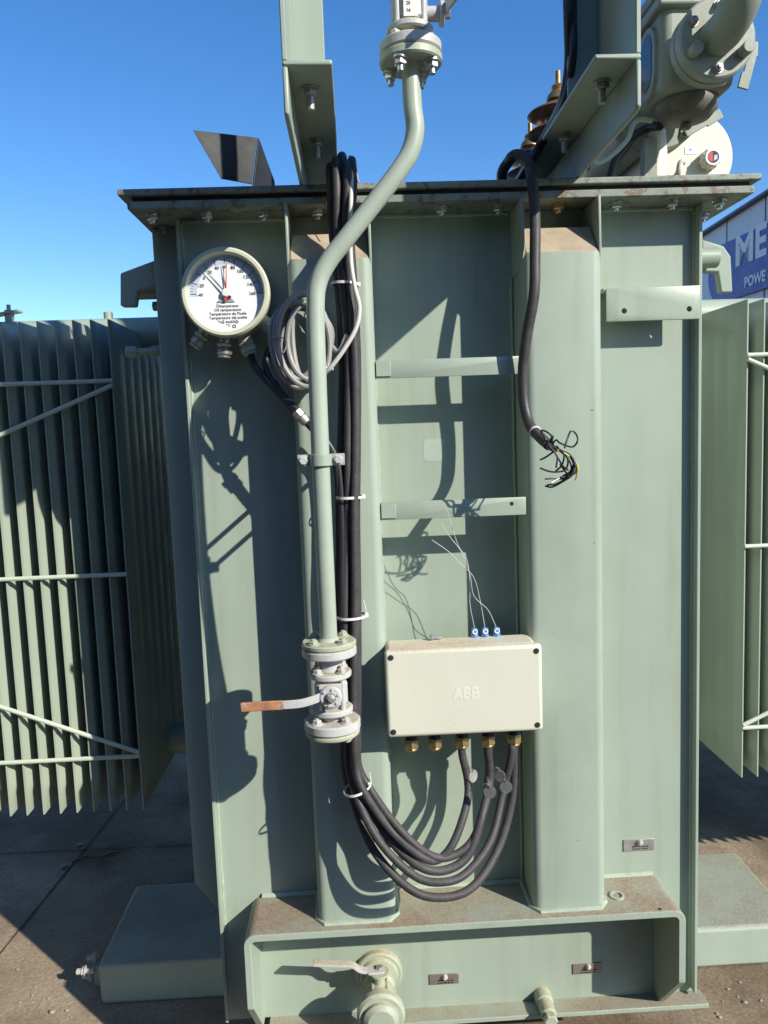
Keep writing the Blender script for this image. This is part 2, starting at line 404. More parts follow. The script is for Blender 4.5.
# flange bolts under the rim
def rimbolt(m):
    q = MB(); q.nut((0, 0, 0), (0, 0, -1), 0.0125, 0.013, stud=0.007); o = q.build('bolt', m, rim, origin=(0, 0, 0)); return o
bolt0 = rimbolt('zinc'); bolt1 = rimbolt('brass')
bx = [U(207, 213, -0.055).x, U(264, 211, -0.055).x, U(441, 208, -0.055).x, U(498, 206, -0.055).x, U(616, 202, -0.055).x, U(672, 200, -0.055).x, -0.06, 0.0]
first = True
for x in bx + [-0.415, 0.83]:
    if first: bolt0.location = V((x, -0.055, ZL)) - WL[rim]; first = False
    else: inst(bolt0, rim, (x, -0.055, ZL))
bolt1.location = V((U(558, 203, -0.055).x, -0.055, ZL)) - WL[rim]
for y in (0.06, 0.17, 0.29, 0.43, 0.57):
    inst(bolt0, rim, (-0.415, y, ZL)); inst(bolt0, rim, (0.845, y, ZL))
q = MB(); q.lathe([(0.016, 0), (0.016, 0.003), (0.011, 0.004), (0.010, 0.010), (0, 0.011)], (0, 0, 0), (0, 0, 1), 12)
head0 = q.build('bolt_head', 'paint_rusty', lid, origin=(0, 0, 0))
head0.location = V((bx[0], -0.055, LIDTOP)) - WL[lid]
for x in bx[1:] + [-0.345, 0.44, 0.84]: inst(head0, lid, (x, -0.055, LIDTOP))

# base hood: bent plate with rounded upper corners, its sides cut back below
def hood():
    x0, x1, yf, t = -0.297, 0.722, -0.150, 0.017
    zb, zt, R = ZB+0.002, HOODT, 0.028
    def outline(off):
        r = max(0.004, R-off); pts = [V((x0+off, 0, 0))]
        a0 = (x0+R, zt-R)
        out = [(x0+off, zb)]
        for k in range(7):
            a = PI - PI/2*k/6; out.append((x0+R+r*math.cos(a), zt-R+r*math.sin(a)))
        for k in range(7):
            a = PI/2 - PI/2*k/6; out.append((x1-R+r*math.cos(a), zt-R+r*math.sin(a)))
        out.append((x1-off, zb)); return out
    O, I = outline(0), outline(t); mb = MB(); bm = mb.bm
    zc = 0.392
    def yy(z): return yf if z >= zc else yf + (zc-z)/(zc-zb)*0.118
    # extra rows on the legs so that the cut-back edge is straight
    O = [O[0], (O[0][0], zc)] + O[1:-1] + [(O[-1][0], zc), O[-1]]
    I = [I[0], (I[0][0], zc)] + I[1:-1] + [(I[-1][0], zc), I[-1]]
    of = [bm.verts.new((x, yy(z), z)) for x, z in O]; ob = [bm.verts.new((x, 0.002, z)) for x, z in O]
    jf = [bm.verts.new((x, yy(z), z)) for x, z in I]; jb = [bm.verts.new((x, 0.002, z)) for x, z in I]
    n = len(O)
    for i in range(n-1):
        mb.face([of[i], of[i+1], ob[i+1], ob[i]]); mb.face([jf[i], jb[i], jb[i+1], jf[i+1]]); mb.face([of[i], jf[i], jf[i+1], of[i+1]]); mb.face([ob[i], ob[i+1], jb[i+1], jb[i]])
    mb.face([of[0], ob[0], jb[0], jf[0]]); mb.face([of[-1], jf[-1], jb[-1], ob[-1]])
    return mb.build('base_hood', 'paint_dirty', tank, bevel=0.002)
hd = hood()
w = MB(); w.tube([(-0.27, -0.004, HOODT+0.002), (0.70, -0.004, HOODT+0.002)], 0.007, 8, 5, smooth=False); w.build('weld_bead', 'weld', hd)
b = MB(); b.box((-0.268, -0.048, ZB-0.012), (0.826, 0.004, ZB)); b.build('base_lip', 'paint_dirty', tank, bevel=0.002)
# small ring stain and plug on the hood ledge
p = UZ(617, 896, HOODT+0.001)
b = MB(); b.lathe([(0.012, 0), (0.017, 0), (0.017, 0.004), (0.012, 0.004)], (p.x, p.y, HOODT), (0, 0, 1), 24, closed=True); b.build('threaded_boss', 'weld', hd)
p = UZ(660, 909, HOODT+0.001)
b = MB(); b.cyl((p.x, p.y, HOODT-0.001), (p.x, p.y, HOODT+0.0015), 0.0035, 10, 0); b.build('drain_hole', 'hole', hd)

# rungs between the stiffeners
for (pa, pb, pc, pd) in (((378, 361.5), (378, 378.5), (519, 355), (519, 374)), ((384, 502.5), (384, 520), (524, 497), (524, 515))):
    y = -0.113
    zt_ = (U(*pa, y).z + U(*pc, y).z)/2; zb_ = (U(*pb, y).z + U(*pd, y).z)/2
    b = MB(); b.box((0.0525, y, zb_), (0.3745, y+0.006, zt_)); o = b.build('rung', 'paint_clean', tank, bevel=0.0012)
    cut(o, [((0.342, y, zt_-0.014), (0, 1, 0), 0.0045, 0.05)])
    b = MB(); b.box((0.053, y-0.0035, zb_+0.004), (0.085, y-0.0005, zt_-0.003)); b.build('end_tab', 'paint_clean', o, bevel=0.001)

# angle bracket with two holes
a0, a1 = U(606, 290, -0.06), U(699, 319, -0.06)
b = MB(); b.prism([(0.573, 0.001, a0.z+0.004), (0.573, -0.062, a0.z+0.004), (0.573, -0.062, a1.z), (0.573, -0.056, a1.z), (0.573, -0.056, a0.z-0.002), (0.573, 0.001, a0.z-0.002)], (0.213, 0, 0))
br = b.build('mounting_angle', 'paint', tank, bevel=0.0025)
cut(br, [((U(624, 311, -0.06).x, -0.06, U(624, 311, -0.06).z), (0, 1, 0), 0.0062, 0.05), ((U(689, 309, -0.06).x, -0.06, U(689, 309, -0.06).z), (0, 1, 0), 0.0062, 0.05)])
w = MB(); w.tube([(0.585, -0.002, a0.z+0.008), (0.77, -0.002, a0.z+0.008)], 0.006, 8, 5, smooth=False); w.build('weld_bead', 'weld', br)

# lifting lugs
def lug(pts, y0, y1, cyl, name='lifting_lug'):
    b = MB(); b.prism([U(*p, y0) for p in pts], (0, y1-y0, 0)); o = b.build(name, 'paint_clean', tank, bevel=0.004)
    c = MB(); c.cyl(*cyl); c.build('pipe_stub', 'paint_clean', o)
za = U(130, 285, 0.09).z
lug([(160, 258), (120, 273), (120, 306), (135, 306), (137, 290), (160, 286)], 0.07, 0.10, ((-0.53, 0.14, za), (-0.37, 0.14, za), 0.026))
zc_ = U(722, 262, 0.09).z
lug([(702, 239), (724, 246), (731, 256), (733, 292), (721, 293), (718, 272), (702, 272)], 0.14, 0.165, ((0.80, 0.11, U(712, 257, 0.1).z), (0.905, 0.11, U(712, 257, 0.1).z), 0.024))
def bead(a, c, r, parent):
    a, c = V(a), V(c); n = max(3, int((c-a).length/0.012)); pts = []
    for k in range(n+1):
        pts.append(a+(c-a)*(k/n)+V((random.uniform(-1, 1), random.uniform(-1, 1), random.uniform(-1, 1)))*r*0.16)
    rr = [random.uniform(0.8, 1.15) for _ in range(n+1)]
    mb = MB(); mb.tube(pts, r, 7, 1, smooth=False, radii=lambda t: r*rr[min(n, int(t*n))]); mb.build('weld_bead', 'weld', parent)
for xa, xb in ((XL+0.008, -0.130), (0.057, 0.370), (0.549, XR-0.008)): bead((xa, -0.001, ZL-0.003), (xb, -0.001, ZL-0.003), 0.0055, tank)
for x in (-0.128, 0.054, 0.373, 0.546): bead((x, -0.001, HOODT+0.01), (x, -0.001, 2.04), 0.0040, tank)
for x in (XL+0.007, XR-0.007): bead((x, -0.001, ZB+0.02), (x, -0.001, ZL-0.01), 0.0032, tank)
# stud bolt sticking out of the left side, small plug on the right
p = U(128, 352, 0.10); b = MB(); b.cyl((p.x, 0.10, p.z), (-0.44, 0.10, p.z), 0.0085, 14); b.cyl((p.x-0.004, 0.10, p.z), (p.x+0.022, 0.10, p.z), 0.015, 6); b.cyl((-0.475, 0.10, p.z), (-0.444, 0.10, p.z), 0.014, 6); b.cyl((-0.446, 0.10, p.z), (-0.40, 0.10, p.z), 0.017, 6)
b.build('side_bolt', 'paint_clean', tank)
p = U(707, 331, 0.08); b = MB(); b.cyl((0.80, 0.10, p.z), (0.84, 0.10, p.z), 0.017, 20, 0.005); b.build('side_plug', 'rod', tank)
p = U(155, 305, 0.12); b = MB(); b.cyl((-0.45, 0.14, p.z), (-0.475, 0.14, p.z), 0.012, 6); b.build('side_plug', 'paint_clean', tank)

# engraved plates with their studs
for (px, py, w_, h_, y, m) in ((638.5, 844.5, 0.077, 0.030, 0, 'dullsteel'), (587, 968, 0.074, 0.027, 0, 'plate'), (444, 978.5, 0.074, 0.027, 0, 'plate')):
    p = U(px, py, y); b = MB(); b.box((p.x-w_/2, y-0.003, p.z-h_/2), (p.x+w_/2, y+0.001, p.z+h_/2)); o = b.build('nameplate', m, tank, bevel=0.0006)
    c = MB(); c.lathe([(0.0065, 0), (0.0065, 0.006), (0.004, 0.010), (0, 0.011)], (p.x+0.002, y-0.003, p.z+h_*0.30), (0, -1, 0), 14); c.build('stud', 'cast', o)
    t = MB()
    for k in range(2):
        z = p.z-h_*0.12-k*0.006; x = p.x-w_*0.22
        while x < p.x+w_*0.25:
            l = random.uniform(0.003, 0.007); t.box((x, y-0.0036, z-0.0014), (x+l, y-0.0031, z+0.0014)); x += l+0.0022
    t.build('engraved_line', 'ink', o)
# faded square left by an old label on the front wall
p = U(435, 450, 0); b = MB()
pts = []
for k in range(4):
    cx, cz = p.x+(0.026-0.008)*(1 if k in (0, 3) else -1), p.z+(0.026-0.008)*(1 if k < 2 else -1)
    for i in range(5):
        a = PI/2*k + PI/2*i/4; pts.append((cx+0.008*math.cos(a), -0.0004, cz+0.008*math.sin(a)))
b.prism(pts, (0, 0.001, 0)); b.build('label_residue', 'faint', tank)
# stud with hex cap at the bottom edge
p = U(544, 1001, -0.02); b = MB(); b.lathe([(0.022, 0), (0.022, 0.03), (0.019, 0.034), (0.019, 0.07), (0.016, 0.074)], (p.x, 0.0, p.z+0.002), (0, -1, 0), 20)
b.nut((p.x, -0.072, p.z+0.002), (0, -1, 0), 0.017, 0.022, washer=False); b.build('earthing_stud', 'greenflange', tank)

# ------------------------------------------------------------------ support brackets with posts on the lid
def bracket(side, label):
    # side -1: vertical legs on the left (outer) edge, +1: on the right edge
    if side < 0: xo, xi = -0.094, -0.011
    else: xo, xi = 0.507, 0.428
    s = 1 if xi > xo else -1
    zf, zw = LIDTOP+0.001, 2.312
    root = T('support_bracket', label, 'bracket', ((xo+xi)/2, -0.2, LIDTOP), 'post brackets bolted to the lid')
    t = 0.009
    b = MB(); b.box((xo, -0.45, zw-t), (xi, 0.35, zw))
    ang = b.build('angle_web', 'paint_clean', root, bevel=0.003)
    b = MB(); b.prism([(xo, -0.45, zw-t-0.0005), (xo, -0.45, zw-0.085), (xo, -0.435, zf), (xo, 0.35, zf), (xo, 0.35, zw-t-0.0005)], (s*t, 0, 0)); b.build('angle_leg', 'paint_clean', root, bevel=0.003)
    # post: an angle section standing on the web
    b = MB(); b.box((xo, -0.449, zw), (xo+s*t, -0.25, 3.25)); b.box((xo, -0.25+0.0, zw), (xo+s*0.068, -0.25+t, 3.25)); b.build('post', 'paint_clean', root, bevel=0.002)
    xc = (xo+xi)/2
    for y in (-0.365, -0.12):
        c = MB(); c.nut((xc, y, zw-t), (0, 0, -1), 0.0125, 0.014, stud=0.024); c.build('bolt', 'dullsteel', root)
    return root
bracket(-1, 'grey green post on its angle bracket above the cable bundle, left of the oil pipe')
bracket(1, 'grey green post on its angle bracket beside the relay, right of the oil pipe')

# ------------------------------------------------------------------ ball valves, oil pipe
YU, YV = -0.292, -0.262          # depth of the pipe and of its lower end
YC = YV
def flange(mb, x, z0, z1, r, c=0.003): mb.cyl((x, YC, z0), (x, YC, z1), r, 48, c)
xv = U(331, 690, YV).x
zt0 = U(330.5, 640, YV).z
xu = U(410.5, 57, YU).x
pipe = T('oil_pipe', 'grey green oil pipe with a double bend running down in front of the left stiffener', 'pipe', (xv, YV, zt0))
zu = U(411.5, 66, YU).z                 # underside of upper flange
pth = [V((xu, YU, zu))]+[U(x_, y_, YU) for x_, y_ in ((413, 105), (415, 130), (410, 152), (398, 172), (375, 202), (345, 240), (328, 262), (318, 283), (315.5, 310), (317.5, 380))]+[U(321, 470, YU+0.003), U(325, 560, -0.279), V((xv, YV, zt0))]
pth[1].x = xu+0.001
b = MB(); b.tube(pth, 0.0176, 24, 10); b.build('pipe', 'pipe', pipe)
b = MB(); flange(b, xv, zt0-0.012, zt0, 0.0555); b.lathe([(0.0235, 0), (0.0176, 0.008)], (xv, YV, zt0), (0, 0, 1), 24); fl = b.build('flange', 'greenflange', pipe)
def flange_bolts(parent, x, z, r, ax, n=4, ph=PI/4, m='cast', rr=0.0095, h=0.012, stud=0.006):
    for k in range(n):
        a = ph + 2*PI*k/n; q = MB(); q.nut((x+r*math.cos(a), YC+r*math.sin(a), z), ax, rr, h, stud=stud); q.build('bolt', m, parent)
flange_bolts(fl, xv, zt0, 0.041, (0, 0, 1), m='greenflange', h=0.008, stud=0.003)
YC = YU; b = MB(); flange(b, xu, zu, zu+0.0165, 0.0585); b.lathe([(0.024, 0), (0.0176, -0.010)], (xu, YU, zu), (0, 0, 1), 24); fl2 = b.build('flange', 'greenflange', pipe)
flange_bolts(fl2, xu, zu, 0.043, (0, 0, -1), m='zinc', rr=0.0115, h=0.015, stud=0.010, ph=PI/4+0.25)

def ball_valve(x, zhi, label, up):
    """zhi: upper face of the upper flange; body hangs below it."""
    v = T('ball_valve', label, 'valve', (x, YC, zhi-0.19), 'flanged ball valves on the oil pipe')
    z = zhi
    b = MB(); flange(b, x, z-0.018, z, 0.0555); f1 = b.build('flange', 'cast', v)
    b = MB(); flange(b, x, z-0.052, z-0.018, 0.026, 0.004); b.build('neck', 'cast', v)
    b = MB(); b.cyl((x, YC, z-0.063), (x, YC, z-0.050), 0.0435, 32, 0.003); mid = b.build('collar', 'cast', v)
    for k in range(4):
        a = PI/4 + PI/2*k; q = MB(); xx, yy_ = x+0.034*math.cos(a), YC+0.034*math.sin(a)
        q.cyl((xx, yy_, z-0.128), (xx, yy_, z-0.050), 0.0058, 12); q.nut((xx, yy_, z-0.050), (0, 0, 1), 0.009, 0.010, stud=0.006); q.build('tie_bolt', 'cast', mid)
    b = MB(); b.lathe([(0.024, 0), (0.034, 0.012), (0.034, 0.048), (0.024, 0.062)], (x, YC, z-0.126), (0, 0, 1), 32); body = b.build('body', 'cast', v)
    b = MB(); b.cyl((x, YC, z-0.138), (x, YC, z-0.125), 0.0435, 32, 0.003); b.build('collar', 'cast', v)
    b = MB(); flange(b, x, z-0.152, z-0.136, 0.024, 0.002); b.build('neck', 'cast', v)
    b = MB(); flange(b, x, z-0.172, z-0.152, 0.0575); f2 = b.build('flange', 'cast', v)
    flange_bolts(f2, x, z-0.152, 0.041, (0, 0, 1), m='cast', h=0.010, stud=0.003)
    return v, body
YC = YV
# lower valve, closed by a blank cover below
lv, body = ball_valve(xv, zt0-0.0125, 'lower grey ball valve with orange sleeved lever, left of the cream box', False)
zc0 = U(332, 696, -0.315).z
b = MB(); b.cyl((xv, YV-0.026, zc0), (xv, YV-0.058, zc0), 0.014, 20); b.box((xv-0.022, YV-0.044, zc0-0.018), (xv+0.022, YV-0.036, zc0+0.020)); b.build('stem_housing', 'cast', lv, bevel=0.002)
b = MB(); b.cyl((xv+0.001, YV-0.052, zc0), (xv+0.001, YV-0.063, zc0), 0.0225, 32, 0.003); sd = b.build('stem_disc', 'cast', lv)
b = MB(); b.nut((xv+0.001, YV-0.063, zc0), (0, -1, 0), 0.009, 0.008, stud=0.003); b.build('stem_nut', 'dullsteel', sd)
q = MB()
for k in range(6):
    a = 2*PI*k/6+0.3; q.cyl((xv+0.001+0.0165*math.cos(a), YV-0.063, zc0+0.0165*math.sin(a)), (xv+0.001+0.0165*math.cos(a), YV-0.066, zc0+0.0165*math.sin(a)), 0.0025, 8)
q.build('disc_rib', 'cast', sd)
def strip(pts, h, t):
    mb = MB(); P = smooth_path(pts, 6); rings = []
    for i, p in enumerate(P):
        d_ = (P[min(i+1, len(P)-1)]-P[max(i-1, 0)]).normalized(); up = V((0, 0, 1)); up = (up-d_*up.dot(d_)).normalized(); n_ = d_.cross(up)
        rings.append([mb.bm.verts.new(p+up*h/2*a+n_*t/2*c) for a, c in ((1, 1), (1, -1), (-1, -1), (-1, 1))])
    for A, B in zip(rings[:-1], rings[1:]):
        for k in range(4): mb.face([A[k], A[(k+1)%4], B[(k+1)%4], B[k]])
    mb.face(rings[0][::-1]); mb.face(rings[-1]); return mb
yl = YV-0.068
lp = [V((xv-0.014, yl+0.012, zc0+0.002)), U(313, 700, yl+0.006), U(300, 703.5, yl), U(283, 705, yl), U(262, 706, yl-0.002), U(240.5, 707.5, yl-0.004)]
lev = strip(lp[:4], 0.0165, 0.005).build('lever', 'cast', lv, bevel=0.001)
strip(lp[3:], 0.0185, 0.007).build('lever_sleeve', 'grip', lev, bevel=0.002)
cov = MB(); zb_ = zt0-0.0125-0.172
cov.cyl((xv, YV, zb_-0.012), (xv, YV, zb_-0.0015), 0.0555, 48, 0.003); o = cov.build('blank_cover', 'greenflange', lv)
flange_bolts(o, xv, zb_-0.012, 0.041, (0, 0, -1), m='greenflange', h=0.006, stud=0.002)
YC = YU
# upper valve stands on the pipe's top flange (same valve upside up)
zuv = zu+0.0165+0.0015+0.172
uv, ubody = ball_valve(xu, zuv, 'upper grey ball valve against the sky at the top end of the oil pipe', True)
b = MB(); zz = zuv-0.100
b.box((xu-0.013, YU-0.0352, zz-0.020), (xu+0.013, YU-0.0335, zz+0.024)); lab = b.build('rating_label', 'white', ubody)
for k in range(3):
    text('label_mark', ('DN', '25', '16')[k], 0.008, (xu-0.004, YU-0.0360, zz+0.014-k*0.012), (1, 0, 0), (0, 0, 1), 'ink', lab, 0.0002)
b = MB(); b.cyl((xu+0.026, YU, zz), (xu+0.060, YU, zz), 0.013, 20); b.cyl((xu+0.056, YU, zz), (xu+0.064, YU, zz), 0.022, 24); b.build('stem_housing', 'cast', uv)
b = MB(); b.cyl((xu+0.064, YU, zz), (xu+0.076, YU, zz), 0.009, 6); b.build('stem_nut', 'dullsteel', uv)
strip([V((xu+0.066, YU-0.012, zz+0.003)), V((xu+0.072, YU-0.045, zz+0.000)), V((xu+0.088, YU-0.09, zz+0.004)), V((xu+0.10, YU-0.16, zz+0.014))], 0.020, 0.006).build('lever', 'cast', uv, bevel=0.001)
b = MB(); flange(b, xu, zuv+0.0015, zuv+0.014, 0.0585); up_pipe = b.build('flange', 'greenflange', pipe)
b = MB(); b.tube([(xu, YU, zuv+0.014), (xu, YU, zuv+0.5), (xu, YU, 3.2)], 0.0176, 20); b.build('pipe', 'paint_clean', pipe)

# pipe clamp
c0 = U(321, 460, YU)
cl = T('pipe_clamp', 'green pipe clamp with two bolts holding the oil pipe at mid height', 'clamp', (c0.x, YU, c0.z-0.01))
b = MB(); b.lathe([(0.0182, -0.0115), (0.0215, -0.0115), (0.0215, 0.0115), (0.0182, 0.0115)], (c0.x, YU, c0.z), (0, 0, 1), 32, closed=True)
b.box((c0.x+0.019, YU+0.001, c0.z-0.0115), (c0.x+0.046, YU+0.005, c0.z+0.0115)); b.box((c0.x-0.046, YU+0.001, c0.z-0.0115), (c0.x-0.019, YU+0.005, c0.z+0.0115))
b.build('clamp_band', 'paint_clean', cl, bevel=0.001)
for s in (1, -1):
    b = MB(); b.nut((c0.x+s*0.034, YU+0.001, c0.z), (0, -1, 0), 0.0085, 0.008, washer=True); b.build('bolt', 'cast', cl)
    b = MB(); b.cyl((c0.x+s*0.034, YU+0.005, c0.z), (c0.x+s*0.034, -0.127, c0.z), 0.0055, 12); b.build('spacer_rod', 'paint_clean', cl)

# ------------------------------------------------------------------ thermometer
gc = U(225, 292, -0.12); gx, gz = gc.x, gc.z; R = 0.0935
th = T('thermometer', 'round oil temperature dial gauge in a cream case at the upper left of the tank', 'thermometer', (gx, -0.05, gz-R))
b = MB(); b.lathe([(R-0.012, 0), (R-0.006, 0.006), (R-0.004, 0.070), (R-0.012, 0.078)], (gx, -0.025, gz), (0, -1, 0), 64); case = b.build('case', 'bezel', th)
b = MB(); b.cyl((gx, 0.001, gz), (gx, -0.026, gz), 0.03, 24); b.build('mount', 'dullsteel', th)
b = MB(); b.lathe([(R-0.004, 0.0), (R, 0.004), (R, 0.020), (R-0.004, 0.026), (R-0.010, 0.026), (R-0.0145, 0.014), (R-0.0145, 0.0)], (gx, -0.096, gz), (0, -1, 0), 72, closed=True); b.build('bezel', 'bezel', th)
yd = -0.104
b = MB(); b.cyl((gx, yd+0.004, gz), (gx, yd, gz), R-0.0140, 64, 0); dial = b.build('dial', 'dial', th)
def arc_band(r0, r1, a0, a1, y0, y1, n=48):
    mb = MB(); o_, i_ = [], []
    for k in range(n+1):
        a = a0+(a1-a0)*k/n; o_.append((gx+r1*math.cos(a), y0, gz+r1*math.sin(a))); i_.append((gx+r0*math.cos(a), y0, gz+r0*math.sin(a)))
    for k in range(n):
        mb.prism([o_[k], o_[k+1], i_[k+1], i_[k]], (0, y1-y0, 0))
    return mb
Rf = R-0.0145
arc_band(Rf*0.775, Rf*0.985, math.radians(-4), math.radians(184), yd-0.0006, yd+0.0005).build('scale_band', 'dialband', dial)
tk = MB(); 
for k in range(0, 41):
    v_ = -40+5*k; a = PI/2 - math.radians((v_-60)*0.9); major = v_ % 20 == 0
    r0, r1 = Rf*(0.80 if major else 0.885), Rf*0.955; wd = 0.00075 if major else 0.0004
    d_ = V((math.cos(a), 0, math.sin(a))); n_ = V((-d_.z, 0, d_.x)); c_ = V((gx, yd-0.0007, gz))
    tk.prism([c_+d_*r0+n_*wd, c_+d_*r1+n_*wd, c_+d_*r1-n_*wd, c_+d_*r0-n_*wd], (0, -0.0003, 0))
tk.build('tick_mark', 'ink', dial)
for k in range(11):
    v_ = -40+20*k; a = PI/2 - math.radians((v_-60)*0.9)
    if v_ in (-40, 160):
        z_ = -0.002
        text('numeral', str(v_), 0.0092, (gx+Rf*0.70*math.cos(a), yd-0.0010, gz+z_), (1, 0, 0), (0, 0, 1), 'ink', dial, 0.0002)
    else: text('numeral', str(v_), 0.0100, (gx+Rf*0.70*math.cos(a), yd-0.0010, gz+Rf*0.70*math.sin(a)), (1, 0, 0), (0, 0, 1), 'ink', dial, 0.0002)
# caption panel on the lower half
pts = [(gx+Rf*0.985*math.cos(math.radians(180+a)), yd-0.0006, gz+Rf*0.985*math.sin(math.radians(180+a))) for a in range(17, 164, 4)]
b = MB(); b.prism(pts, (0, 0.001, 0)); cap = b.build('caption_panel', 'dial', dial)
for k, s_ in enumerate(("Öltemperatur", "Oil temperature", "Température de l'huile", "Temperatura del aceite", "Yağ sıcaklığı", "°C")):
    text('caption', s_, 0.0086, (gx+0.001, yd-0.0009, gz-0.0265-k*0.0082), (1, 0, 0), (0, 0, 1), 'ink', cap, 0.0002, bold=0.0001)
b = MB(); b.lathe([(0.002, 0), (0.0042, 0), (0.0042, 0.0004), (0.002, 0.0004)], (gx+0.013, yd-0.0006, gz-0.0695), (0, -1, 0), 16, closed=True); b.build('maker_mark', 'ink', cap)
def hand(ang, ln, tail, w_, y, m, name):
    a = math.radians(ang); d_ = V((math.sin(a), 0, math.cos(a))); n_ = V((d_.z, 0, -d_.x)); c_ = V((gx, y, gz))
    mb = MB(); mb.prism([c_+d_*ln+n_*w_*0.3, c_+d_*ln-n_*w_*0.3, c_-n_*w_, c_-d_*tail-n_*w_*2.2, c_-d_*tail+n_*w_*2.2, c_+n_*w_], (0, -0.0008, 0))
    return mb.build(name, m, th)
hand(-41, Rf*0.83, 0.014, 0.0016, yd-0.005, 'ink', 'pointer')
hand(-37.5, Rf*0.70, 0.002, 0.0006, yd-0.007, 'greyhand', 'thin_pointer')
hand(-4, Rf*0.78, 0.012, 0.0012, yd-0.0035, 'greyhand', 'limit_pointer')
hand(4.5, Rf*0.78, 0.016, 0.0017, yd-0.006, 'red', 'limit_pointer')
b = MB(); b.cyl((gx, yd, gz), (gx, yd-0.010, gz), 0.0088, 24, 0.002); b.build('pivot_cap', 'white', th)
q = MB(); q.prism([(gx-0.004, yd-0.0012, gz-0.004), (gx-0.022, yd-0.0012, gz-0.0185), (gx+0.018, yd-0.0012, gz-0.0185), (gx+0.004, yd-0.0012, gz-0.004)], (0, -0.0006, 0)); q.build('pointer_tail', 'greyhand', th)
# glands below the case
gl_end = []
for (ax_, az_, m) in ((-0.60, -0.80, 'gland'), (-0.14, -0.99, 'gland'), (0.30, -0.95, 'cream'), (0.78, -0.62, 'cream')):
    d_ = V((ax_, 0, az_)).normalized(); o_ = V((gx, -0.068, gz))
    b = MB(); b.cyl(o_+d_*(R-0.008), o_+d_*(R+0.008), 0.0155, 20, 0.001); b.cyl(o_+d_*(R+0.008), o_+d_*(R+0.016), 0.0180, 6, 0.002); b.cyl(o_+d_*(R+0.016), o_+d_*(R+0.019), 0.0150, 20, 0.001); b.cyl(o_+d_*(R+0.019), o_+d_*(R+0.034), 0.0172, 12, 0.003); b.cyl(o_+d_*(R+0.034), o_+d_*(R+0.040), 0.0145, 20, 0.002)
    b.build('cable_gland', m if m == 'gland' else 'oldbrass' if False else ('gland' if ax_ < 0 else 'rod'), case); gl_end.append(o_+d_*(R+0.036))

# ------------------------------------------------------------------ junction box
bx0_, bx1_, bz0, bz1 = 0.046, 0.384, 1.0395, 1.2315
yb0, yb1, ylid = -0.0915, -0.176, -0.201
jb = T('junction_box', 'cream plastic junction box mounted between the two stiffeners', 'junction box', ((bx0_+bx1_)/2, -0.14, bz0))
b = MB(); b.box((bx0_+0.004, yb0, bz0+0.004), (bx1_-0.004, yb1, bz1-0.004)); enc = b.build('enclosure', 'cream', jb, bevel=0.011, bseg=4)
b = MB(); b.box((bx0_+0.006, yb1+0.003, bz0+0.006), (bx1_-0.006, yb1-0.0035, bz1-0.006)); b.build('seal', 'gasket', jb, bevel=0.008)
b = MB(); b.box((bx0_, yb1-0.0022, bz0), (bx1_, ylid, bz1)); cover = b.build('cover', 'cream', jb, bevel=0.008, bseg=4)
for sx in (bx0_+0.013, bx1_-0.013):
    for sz in (bz0+0.014, bz1-0.014):
        b = MB(); b.cyl((sx, ylid+0.003, sz), (sx, ylid-0.0009, sz), 0.0062, 20, 0); s_ = b.build('screw', 'hole', cover)
        b = MB(); b.cyl((sx, ylid-0.0009, sz), (sx, ylid-0.0016, sz), 0.0030, 14, 0); b.build('screw_head', 'gasket', s_)
text('raised_lettering', 'ABB', 0.035, (U(466, 694, ylid).x, ylid-0.0002, U(466, 694, ylid).z), (1, 0, 0), (0, 0, 1), 'faintlogo', cover, 0.0003, bold=0.0014, xs=0.90)
b = MB(); b.box((0.06, -0.0905, bz0+0.02), (0.37, -0.084, bz1-0.02)); 
b.box((0.0535, -0.0905, bz1-0.06), (0.3735, -0.084, bz1-0.03)); b.build('back_rail', 'dullsteel', jb)
gxs = [U(x, 745, -0.145).x for x in (411.5, 435, 462, 488, 514)]
for i, x in enumerate(gxs):
    b = MB(); b.cyl((x, -0.145, bz0+0.003), (x, -0.145, bz0-0.036), 0.0125, 20); st = b.build('cable_gland', 'darkrubber', jb)
    b = MB(); b.cyl((x, -0.145, bz0-0.026), (x, -0.145, bz0-0.0465), 0.0165, 6, 0.002); 
    b.cyl((x, -0.145, bz0-0.046), (x, -0.145, bz0-0.052), 0.0135, 20, 0.002); b.build('gland_nut', 'brass', st)
for px, nm in ((474.5, 0), (485, 1), (496.5, 2)):
    x = U(px, 629, -0.105).x; 
    b = MB(); b.cyl((x, -0.105, bz1-0.006), (x, -0.105, bz1+0.004), 0.0085, 6); b.cyl((x, -0.105, bz1+0.004), (x, -0.105, bz1+0.016), 0.0075, 16, 0.002); pl = b.build('plug', 'blueplug', jb)
    b = MB(); b.lathe([(0.0035, 0), (0.006, 0), (0.006, 0.001), (0.0035, 0.001)], (x, -0.1125, bz1+0.010), (0, -1, 0), 14, closed=True); b.build('plug_ring', 'white', pl)
p = UZ(433, 637, bz1+0.004)
b = MB(); b.cyl((p.x-0.010, p.y, bz1+0.004), (p.x+0.020, p.y, bz1+0.003), 0.0038, 12); b.cyl((p.x-0.004, p.y, bz1+0.0045), (p.x-0.001, p.y, bz1+0.0045), 0.007, 12)
tag(b.build('loose_bolt', 'zinc'), 'small bright bolt lying on top of the cream box', 'bolt')

